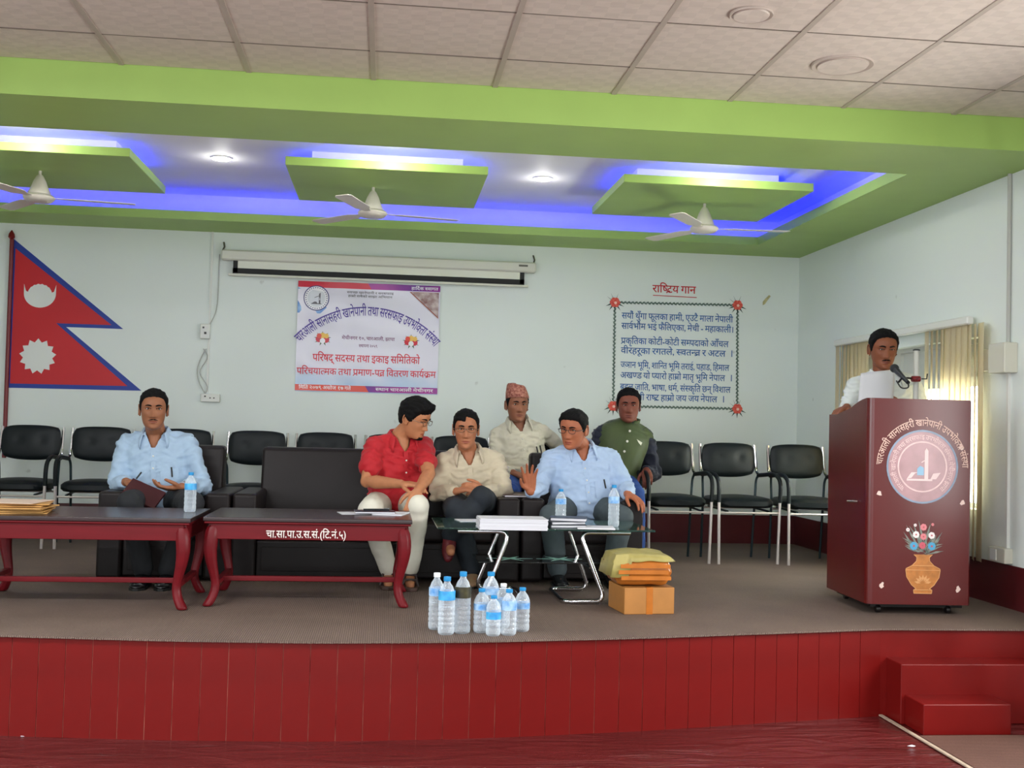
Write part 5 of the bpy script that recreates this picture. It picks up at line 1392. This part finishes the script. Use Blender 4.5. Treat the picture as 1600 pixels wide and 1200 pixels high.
# man in beige, legs crossed, hands clasped
J = seatJ((at(737, 780, 7.12).x, 7.12, S+.44), at(728, 672, 6.95), at(731, 703, 7.04), at(697, 718, 7.06), at(773, 717, 7.06), at(683, 772, 6.96), at(788, 769, 6.96), at(713, 768, 6.78), at(757, 768, 6.79),
          at(712, 796, 6.62), at(752, 777, 6.60), at(738, 893, 6.66), at(703, 836, 6.585), pens=0)
person('man in a beige shirt and glasses on the sofa with one leg crossed', J, (172, 112, 80), BEIGE, TNAV, head=dict(yaw=-3, pitch=4, shape=dict(hair_t=.009, top_t=.015, hairline=-.012, part_side=1, wide=.97, jaw=.95, eyes=.8)), seed=3.,
       hand_l=(V3((1, -.55, .35)), V3((.2, .3, -1)), V3((0, -.2, 1)), dict(curl=.9)), hand_r=(V3((-1, -.55, .25)), V3((-.1, .8, -.3)), V3((0, -.1, 1)), dict(curl=.9)))
# man in the patterned cap, back row
J = seatJ((at(818, 770, 8.16).x, 8.16, S+.555), at(808, 634, 8.04), at(809, 657, 8.12), at(778, 679, 8.14), at(845, 673, 8.16), at(776, 737, 8.08), at(872, 699, 8.32), at(802, 739, 7.90), at(903, 704, 8.30),
          at(797, 770, 7.66), at(842, 770, 7.66), V3((.90, 7.72, S+.09)), V3((1.13, 7.72, S+.09)), pens=2)
person('man in a cream shirt and patterned cap in the back row', J, (146, 94, 70), CRM, JEAN, head=dict(yaw=8, pitch=2, shape=dict(hair_t=.006, top_t=.008, jaw=.97)), shoe_m=SBLK, seed=4., vox=.0055,
       hand_l=(V3((.7, -.6, -.25)), V3((.1, .1, -1)), V3((.6, -.3, .6)), dict(curl=.4)), hand_r=(V3((1, 0, -.2)), V3((0, 0, -1)), V3((0, -1, 0)), dict(curl=.5)))
# man in light blue with raised hand
J = seatJ((at(912, 790, 7.12).x, 7.12, S+.44), at(896, 672, 6.93), at(907, 697, 7.04), at(861, 715, 7.05), at(952, 713, 7.06), at(842, 765, 6.93), at(978, 762, 6.98), at(829, 768, 6.72), at(981, 772, 6.78),
          at(860, 806, 6.64), at(972, 808, 6.64), at(872, 893, 6.66), at(955, 893, 6.68))
person('man in a light blue shirt and glasses in the armchair raising his palm', J, (168, 100, 70), LBL2, TGRY, head=dict(yaw=-34, pitch=9, roll=3, shape=dict(hair_t=.010, top_t=.017, hairline=-.008, wide=1.03, eyes=.6)), shoe_m=SBLK, belly=.045, seed=5.,
       hand_l=(V3((-.12, -.25, 1)), V3((.1, -1, -.1)), V3((-.9, 0, .5)), dict(curl=.22, spread=.35)), hand_r=(V3((.55, -.8, -.35)), V3((0, -.2, -1)), V3((-.8, -.5, .0)), dict(curl=.45, spread=.2)))
# man in the green vest, back row
J = seatJ((at(952, 775, 8.08).x, 8.08, S+.555), at(982, 635, 7.96), at(983, 659, 8.04), at(941, 676, 8.06), at(1010, 682, 8.06), at(918, 741, 8.04), at(1022, 741, 8.13), at(935, 765, 7.86), at(1010, 735, 7.91),
          at(958, 772, 7.64), at(992, 772, 7.66), V3((1.58, 7.70, S+.09)), V3((1.78, 7.72, S+.09)))
person('man in an olive green vest over navy sleeves in the back row', J, (122, 68, 54), NAVY, JEAN, vest=OLIVE, head=dict(yaw=-8, pitch=3, shape=dict(hair_t=.008, top_t=.018, wide=1.05, jaw=1.05, eyes=.6)), shoe_m=SBLK, seed=6., vox=.0055,
       hand_l=(V3((.4, -1, 0)), V3((0, 0, -1)), V3((1, 0, 0)), dict(curl=.5)), hand_r=(V3((-.10, -.85, -.50)), V3((0, .2, -1)), V3((-.9, -.3, 0)), dict(curl=.75)))
# speaker behind the lectern
pv = at(1384, 640, 6.70)
J = dict(pelvis=V3((pv.x, 6.72, S+.84)), head=at(1380, 547, 6.60), neck=at(1379, 585, 6.64), sl=at(1338, 599, 6.66), sr=at(1423, 595, 6.68), el=at(1322, 664, 6.62), er=at(1441, 668, 6.64), wl=at(1323, 637, 6.42), wr=at(1412, 640, 6.44))
for s_, q in ((-1, 'l'), (1, 'r')):
    J['h'+q] = J['pelvis']+V3((s_*.095, 0, -.02)); J['k'+q] = V3((pv.x+s_*.10, 6.70, S+.47)); J['a'+q] = V3((pv.x+s_*.11, 6.74, S+.085))
person('man in a white shirt speaking into the microphone at the lectern', J, (134, 80, 56), WSH, TBLK, head=dict(yaw=-8, pitch=10, roll=0, shape=dict(hair_t=.008, top_t=.015, hairline=.004, moustache=1., eyes=.55, wide=1.03)), shoe_m=SBLK, belly=.02, seed=7.,
       hand_l=(V3((-.8, -.45, -.25)), V3((0, -.2, -1)), V3((.35, -1, .2)), dict(curl=.7)), hand_r=(V3((-.7, -.5, .5)), V3((-.6, .5, -.6)), V3((-.1, -.5, .9)), dict(curl=.5)))
PPL = {o['label']: o for o in COL.objects if o.name.startswith('person') and o.parent is None and 'label' in o}
def who(s): return next((o, root_data[l]) for l, o in PPL.items() if s in l)
FRAME = mat('glasses_metal', (120, 100, 84), .3, metal=.8)
for s in ('beige shirt', 'red shirt'):
    o, (Mh, hs, SF) = who(s); glasses(Mh, hs, o, FRAME)
o, (Mh, hs, SF) = who('raising'); glasses(Mh, hs, o, DK)
# patterned cap
o, (Mh, hs, SF) = who('patterned cap')
TOPI = mat('cap_cloth', (112, 34, 30), .7, rgb2=(190, 132, 112), vscale=62)
rings = []; n = 30; V = []; F = []
prof = ((.050, 1.09), (.062, 1.11), (.090, 1.06), (.118, .97), (.142, .88), (.154, .74), (.157, .3), (.156, .02))
for z, k in prof:
    for i in range(n):
        a = 2*math.pi*i/n; x, y = math.sin(a), -math.cos(a)
        lean = .012*max(0, (z-.06)/.09)
        V.append(Mh @ (Vector((x*.0755*k*(1-.25*max(0, (z-.1)/.05)*0)-lean, y*(.092 if y < 0 else .099)*k*.98+.002, z+.010*y*(-1 if z < .07 else 0)+.006*max(0, (z-.08)/.06)*(-x)))*hs))
for i in range(len(prof)-1): F += [(i*n+q, i*n+(q+1) % n, (i+1)*n+(q+1) % n, (i+1)*n+q) for q in range(n)]
c_ = MB().add(V, F).build('cap', TOPI, o, smooth=True); s2 = c_.modifiers.new('s', 'SOLIDIFY'); s2.thickness = .003
# watch on the wrist of the man with the folder
o, (Mh, hs, SF) = who('dark folder')
wp_ = at(285, 761, 6.76); wd = (at(317, 760, 6.97)-wp_).normalized(); q1 = wd.orthogonal().normalized(); q2 = wd.cross(q1)
mb = MB(); mb.tube([wp_+wd*.012+q1*(.031*math.cos(a))+q2*(.031*math.sin(a)) for a in np.linspace(0, 2*math.pi, 18, endpoint=False)], .005, 8, closed=True)
mb.build('watch', CHROME, o, smooth=True)
# sandals of the man in red
o, _ = who('red shirt')
for a_ in (at(607, 892, 6.56), at(641, 892, 6.52)):
    pts = [(a_.x+u, a_.y+v) for u, v in ((-.03, .075), (.03, .075), (.042, -.02), (.047, -.10), (.035, -.165), (0, -.185), (-.035, -.165), (-.047, -.10), (-.042, -.02))]
    sd_ = empty('sandal', (0, 0, 0)); sd_.parent = o
    MB().prism(pts, S, S+.020).build('sole', mat('sandal_brown', (70, 48, 40), .6), sd_, bevel=.004)
    for v, h in ((-.03, .075), (-.10, .056)):
        MB().tube([(a_.x-.045, a_.y+v, S+.02), (a_.x-.03, a_.y+v, S+h), (a_.x+.03, a_.y+v, S+h), (a_.x+.045, a_.y+v, S+.02)], .009, 8).build('strap', mat('sandal_strap', (54, 40, 36), .5), sd_, smooth=True)
# tan shoe of the man in beige on the floor, reddish sock-toned slipper on the crossed foot
o, _ = who('beige shirt'); shoe(at(738, 893, 6.66), V3((-.1, -1, 0)), STAN, o)

# slipper on the crossed foot
ca = at(703, 836, 6.585); mb = MB(); limb(mb, [ca+V3((0, .01, -.02)), ca+V3((-.005, -.02, -.065)), ca+V3((-.01, -.06, -.10)), ca+V3((-.012, -.085, -.125))], [.040, .042, .038, .026])
me = fuse(mb, .008, 3, [mat('slipper_maroon', (96, 26, 34), .5)], 'slipper'); me.polygons.foreach_set('use_smooth', [True]*len(me.polygons)); obj_from(me, 'slipper', o)
# ------------------------------------------------------------------ bottles
PET = film_mat('bottle_clear', (225, 238, 248), .22)
CAPB = mat('cap_blue', (40, 140, 200), .4); CAPW = mat('cap_white', (232, 236, 238), .4)
LABB = mat('label_blue', (40, 130, 205), .4, rgb2=(190, 220, 240), vscale=22); LABK = mat('label_black', (22, 22, 22), .4, rgb2=(70, 66, 34), vscale=26); LABC = mat('label_cyan', (80, 190, 230), .4, rgb2=(40, 120, 200), vscale=18)
def make_bottle(h, r, labm, capm, lz=(.50, .66)):
    b = empty('water_bottle', cat='bottle'); p = [(r*.82, .0), (r*.96, .006), (r, .016)]
    z = .03
    while z < h*.46:
        p += [(r, z), (r*.93, z+.006), (r, z+.012)]; z += .022
    p += [(r, h*.48), (r*.985, h*.50), (r*.985, h*.66), (r, h*.68), (r*.93, h*.74), (r*.70, h*.83), (r*.40, h*.89), (r*.36, h*.93), (r*.36, h*.95)]
    MB().lathe(p, 20).build('body', PET, b, smooth=True)
    V = []; n = 20
    for z in (h*lz[0], h*lz[1]):
        for k in range(n): a = 2*math.pi*k/n; V.append((r*1.012*math.cos(a), r*1.012*math.sin(a), z))
    MB().add(V, [(k, (k+1) % n, n+(k+1) % n, n+k) for k in range(n)]).build('label_wrap', labm, b, smooth=True)
    MB().lathe([(r*.42, h*.925), (r*.44, h*.93), (r*.44, h*.995), (r*.40, h)], 18).build('cap', capm, b, smooth=True)
    return b
# (pixel x, y of the base, height of the thing in pixels, label, cap, label band)
BT_ = ((681, 984, 87, LABB, CAPW, (.60, .74), 'white-capped water bottle at the back of the pair beside the black-labelled one', .036),
       (697, 992, 89, LABC, CAPB, (.60, .76), 'blue-capped water bottle in front of the white-capped one at the end of the row', .038),
       (722, 990, 95, LABK, CAPB, (.58, .76), 'water bottle with a black and yellow label on the stage edge', .038),
       (752, 989, 68, LABB, CAPB, (.52, .66), 'short water bottle standing before the tallest bottle on the stage edge', .036),
       (766, 977, 82, LABB, CAPB, (.58, .70), 'tall water bottle with a blue band behind the short ones', .040),
       (771, 994, 62, LABC, CAPB, (.42, .60), 'shortest water bottle with a low cyan label at the very edge of the stage', .034),
       (786, 981, 68, LABB, CAPW, (.52, .66), 'white-capped water bottle at the back between blue-capped ones', .034),
       (795, 993, 71, LABB, CAPB, (.55, .76), 'blue-capped water bottle with a tall pale label at the stage edge', .036),
       (816, 987, 68, LABB, CAPB, (.52, .66), 'blue-capped water bottle nearest to the cartons', .035))
for px, py, hp, lm, cm, lz, lab, r_ in BT_:
    p = onz(px, py, S); h = hp*p.y/FPX*1.0
    o = make_bottle(h, r_, lm, cm, lz); o.location = (p.x, p.y+.02, S); o['label'] = lab; o['group'] = 'water bottles along the stage edge'; o.rotation_euler = (0, 0, random.uniform(0, 6))
T1Z, GTZ = S+.452, S+.405
for px, py, hp, z, lm, lab in ((296, 800, 60, T1Z, LABC, 'small water bottle standing on the table with the envelopes'), (876, 818, 54, GTZ, LABB, 'water bottle standing behind the notebooks on the glass table'), (959, 823, 66, GTZ, LABB, 'water bottle standing at the end of the glass table')):
    p = onz(px, py, z); h = hp*p.y/FPX
    o = make_bottle(h, .031, lm, CAPB, (.56, .72)); o.location = (p.x, p.y+.01, z+.0005); o['label'] = lab

# ------------------------------------------------------------------ papers, envelopes, notebooks
ENV = mat('envelope_brown', (196, 148, 84), .6, var=.06, vscale=12); ENVP = mat('envelope_pale', (214, 190, 170), .6); PAP = mat('paper_white', (208, 208, 214), .6); INKB = mat('notebook_navy', (36, 44, 56), .4); INKM = mat('folder_maroon', (62, 26, 32), .35)
z = T1Z; rnd = random.Random(11)
for i in range(7):
    th = .006 if i < 6 else .004
    o = empty('envelope', (-1.86+rnd.uniform(-.02, .02)+(.02 if i == 5 else 0), 5.86+rnd.uniform(-.015, .015), z), R(rnd.uniform(-9, 12)), ('brown paper envelope, layer %s of the fanned pile on the table' % ('one', 'two', 'three', 'four', 'five', 'six', 'seven')[i]) if i < 6 else 'pale printed envelope topping the fanned pile on the table', 'envelope', 'envelopes piled on the table')
    if i < 6: o['label'] = 'brown paper envelope in the fanned pile on the table'
    MB().box((0, 0, th/2), (.40 if i < 6 else .34, .28, th)).build('sleeve', ENV if i < 6 else ENVP, o, bevel=.0015, seg=1)
    V = [(.198 if i < 6 else .168, -.12, th+.0006), (.198 if i < 6 else .168, .12, th+.0006), (.14, .10, th+.0012), (.14, -.10, th+.0012)]
    MB().add(V, [(0, 1, 2, 3)]).build('flap', ENV if i < 6 else ENVP, o)
    z += th+.0025
# table with lettering: loose sheets, a notebook, a pen
zz = S+.452
p = onz(585, 803, zz)
def sheet(name, x, y, z, sx, sy, th, rz, m_, lab, cat, **k):
    return MB().box((0, 0, th/2), (sx, sy, th)).build(name, m_, bevel=0, label=lab, cat=cat, loc=(x, y, z), **k)
o = sheet('paper', p.x-.08, p.y+.03, zz, .22, .15, .002, 0, PAP, 'white sheet under the slim dark notebook on the lettered table', 'paper'); o.rotation_euler.z = R(12)
o = sheet('paper', p.x+.09, p.y+.02, zz, .16, .20, .006, 0, PAP, 'folded white papers at the end of the lettered table', 'paper'); o.rotation_euler.z = R(-14)
nb = empty('notebook', (p.x, p.y, zz+.0065), R(4), 'slim dark notebook lying on papers on the lettered table', 'notebook')
MB().box((0, 0, .005), (.21, .13, .007)).build('pages', PAP, nb); MB().box((0, 0, .0095), (.215, .135, .002)).build('cover', INKB, nb)
pn = empty('pen', (p.x+.01, p.y+.02, zz+.022), R(8), 'black pen lying on the slim dark notebook', 'pen')
q_ = MB().tube([(-.07, 0, 0), (.07, 0, 0)], .005, 10).build('barrel', DK, pn, smooth=True); MB().tube([(.04, 0, .006), (.072, 0, .006)], .0018, 6).build('clip', CHROME, pn, smooth=True)
# glass table: ream, notebooks, loose sheets
g0 = onz(803, 829, GTZ)
rm = empty('paper_stack', (g0.x, g0.y+.11, GTZ+.0006), R(.6), 'thick stack of white printed papers on the glass table', 'paper stack')
for k in range(9):
    s_ = MB().box((random.uniform(-.003, .003), random.uniform(-.003, .003), .0032+k*.0064), (.355, .215, .0058)).build('paper_bundle', PAP, rm)
g1 = onz(888, 826, GTZ); z = GTZ+.0006
for i, (dx, dy, a, th, m_) in enumerate(((.0, .10, 4, .016, INKB), (-.01, .11, 14, .016, INKB), (.02, .12, -12, .018, INKB))):
    lab = ('dark notebook at the bottom of the pile on the glass table', 'dark notebook in the middle of the pile on the glass table', 'dark notebook topping the pile on the glass table')[i]
    o = empty('notebook', (g1.x+dx, g1.y+dy, z), R(a), lab, 'notebook', 'notebooks piled on the glass table')
    MB().box((0, 0, .0012), (.20, .15, .0024)).build('cover', m_, o); MB().box((.002, 0, th/2), (.19, .142, th-.005)).build('pages', PAP, o); MB().box((0, 0, th-.0012), (.20, .15, .0024)).build('cover', m_, o); MB().box((-.099, 0, th/2), (.003, .15, th-.004)).build('spine', m_, o)
    z += th+.0008
g2 = onz(935, 828, GTZ)
o = sheet('paper', g2.x, g2.y+.09, GTZ+.0006, .20, .16, .008, 0, PAP, 'loose white sheets beside the bottle on the glass table', 'paper'); o.rotation_euler.z = R(-6)
o = sheet('paper', .52, 6.34, GTZ+.0006, .20, .14, .003, 0, PAP, 'single white sheet at the back of the glass table', 'paper'); o.rotation_euler.z = R(10)
# notebook on the sofa arm
o = empty('notebook', (.83, 6.86, S+.512), R(3), 'thin maroon notebook lying across the adjoining sofa and armchair arms', 'notebook')
MB().box((0, 0, .006), (.19, .14, .008)).build('pages', PAP, o); MB().box((0, 0, .011), (.195, .145, .003)).build('cover', INKM, o); MB().box((0, 0, .0012), (.195, .145, .0024)).build('cover', INKM, o)
# folder and pen in the hands of the man in pale blue
a, b2, c2, d2 = at(209, 750, 6.66), at(258, 767, 6.62), at(250, 776, 6.48), at(205, 765, 6.50)
def quad_slab(P4, t, name, m_, parent=None, **k):
    P4 = [Vector(p) for p in P4]; n_ = (P4[1]-P4[0]).cross(P4[3]-P4[0]).normalized(); V = P4+[p+n_*t for p in P4]
    return MB().add(V, [(3, 2, 1, 0), (4, 5, 6, 7), (0, 1, 5, 4), (1, 2, 6, 5), (2, 3, 7, 6), (3, 0, 4, 7)]).build(name, m_, parent, **k)
c0 = (a+b2)/2; u = (at(258, 768, 6.63)-at(210, 747, 6.66)).normalized(); v = V3((-.10, -.55, -.62)); v = (v-u*v.dot(u)).normalized()
fd = empty('folder', label='dark maroon folder held open by the man in pale blue', cat='folder'); o0 = at(208, 747, 6.67)
quad_slab([o0, o0+u*.21, o0+u*.21+v*.13, o0+v*.13], .004, 'cover', INKM, fd)
nn = u.cross(v).normalized()
quad_slab([o0+nn*.005+u*.006, o0+nn*.005+u*.204, o0+nn*.005+u*.204+v*.12, o0+nn*.005+u*.006+v*.12], .006, 'pages', PAP, fd)
quad_slab([o0+nn*.0115, o0+nn*.0115+u*.21, o0+nn*.0115+u*.21+v*.13, o0+nn*.0115+v*.13], .004, 'cover', INKM, fd)
MB().tube([at(221, 738, 6.66), at(213, 748, 6.64)], .005, 8).build('pen', DK, smooth=True, label='black pen held between the fingers over the maroon folder', cat='pen')
# speech in the speaker's hand
P4 = [at(1345, 583, 6.42), at(1398, 577, 6.42), at(1397, 628, 6.33), at(1341, 632, 6.33)]
NXs = 10; V = []
for j in range(NXs+1):
    for i in range(NXs+1):
        s_, t_ = i/NXs, j/NXs; p = (P4[0]*(1-s_)+P4[1]*s_)*(1-t_)+(P4[3]*(1-s_)+P4[2]*s_)*t_; p = p+V3((0, -.018*math.sin(s_*math.pi)+.012*t_*t_, 0)); V.append(p)
o = MB().add(V, [(j*(NXs+1)+i, (j+1)*(NXs+1)+i, (j+1)*(NXs+1)+i+1, j*(NXs+1)+i+1) for j in range(NXs) for i in range(NXs)]).build('paper', PAP, smooth=True, label='curled white speech sheet held up by the speaker', cat='paper')
s2 = o.modifiers.new('s', 'SOLIDIFY'); s2.thickness = .0006
# ------------------------------------------------------------------ cartons
CARD = mat('cardboard', (166, 112, 54), .55, var=.08, vscale=14); TAPE = mat('tape_orange', (178, 104, 38), .2, var=.12, vscale=20, coat=.3); BAG = mat('yellow_wrap', (158, 146, 84), .4, var=.15, vscale=14)
bx = empty('cardboard_box', (1.36, 5.79, S), R(6), 'closed brown cardboard carton on the stage floor under the taped parcel', 'box')
MB().box((0, 0, .068), (.27, .27, .136)).build('body', CARD, bx, bevel=.004)
MB().box((0, 0, .0685), (.034, .2735, .138)).build('tape_strip', TAPE, bx)
for s_ in (-1, 1):
    V = [(-.13, s_*.004, .1385), (.13, s_*.004, .1385), (.13, s_*.132, .137), (-.13, s_*.132, .137)]
    MB().add(V, [(0, 1, 2, 3) if s_ > 0 else (3, 2, 1, 0)]).build('flap', CARD, bx)
px_ = empty('parcel', (1.335, 5.79, S+.141), R(2), 'bulging orange-taped parcel with a yellow wrap on top of the carton', 'parcel')
V, F = cushion(.30, .27, .15, 0, .012)
def lump(x, y, z): return .010*noise.noise(Vector((x*11, y*11, z*11)))
def boxy(x, y, z): return (x*(1+.10*(1-abs(z)/.075)), y*(1+.10*(1-abs(z)/.075)), z+.078)
mb = MB().add([tuple(Vector(boxy(x, y, z))+Vector((lump(x, y, z), lump(y, z, x), .5*lump(z, x, y)))) for x, y, z in V], F); mb.build('body', TAPE, px_, smooth=True)
# crumpled yellow plastic pulled over the top and one end
NG = 22; V = []
for j in range(NG+1):
    for i in range(NG+1):
        u, v = i/NG*2-1, j/NG*2-1; x, y = u*.168, v*.150
        z = .152+.028*(1-u*u)*(1-v*v)+.008*noise.noise(Vector((x*14, y*14, 2)))
        e = max(abs(u), abs(v))
        if e > .86: z -= (e-.86)*(.75 if u < -.4 else (.30 if v > 0 else .16))
        V.append((x-.004, y+.004, z))
o = MB().add(V, [(j*(NG+1)+i, j*(NG+1)+i+1, (j+1)*(NG+1)+i+1, (j+1)*(NG+1)+i) for j in range(NG) for i in range(NG)]).build('yellow_wrap', BAG, px_, smooth=True)
s2 = o.modifiers.new('s', 'SOLIDIFY'); s2.thickness = .002
for zz_, x_ in ((.045, .01), (.075, -.004), (.105, .006)):
    MB().box((x_, -.152, zz_), (.262, .004, .020)).build('tape_strip', TAPE, px_)

# bundle of papers pushed on to the rails under the chair by the lectern, and scraps on the hall floor
o = empty('paper_stack', (3.13, 7.93, S+.394), R(6), 'rumpled white papers on the rails under the chair by the lectern', 'paper stack')
for k in range(3): MB().box((.01*k, .008*k, .006+.012*k), (.33-.03*k, .22-.02*k, .011)).build('paper_bundle', PAP, o)
for px, py, lab in ((40, 1147, 'crumpled white scrap at the foot of the stage boards'), (1420, 1163, 'torn white scrap on the wrinkled floor sheet by the edging tape')):
    p = onz(px, py, 0); q = p+V3((0, -.03, 0)); V = [(q.x+.018*math.cos(a)*(1+.3*math.sin(3*a)), q.y+.010*math.sin(a), .001) for a in np.linspace(0, 2*math.pi, 10)[:-1]]+[(q.x, q.y, .007)]
    MB().add(V, [(i, (i+1) % 9, 9) for i in range(9)]+[tuple(range(8, -1, -1))]).build('paper_scrap', PAP, label=lab, cat='paper')
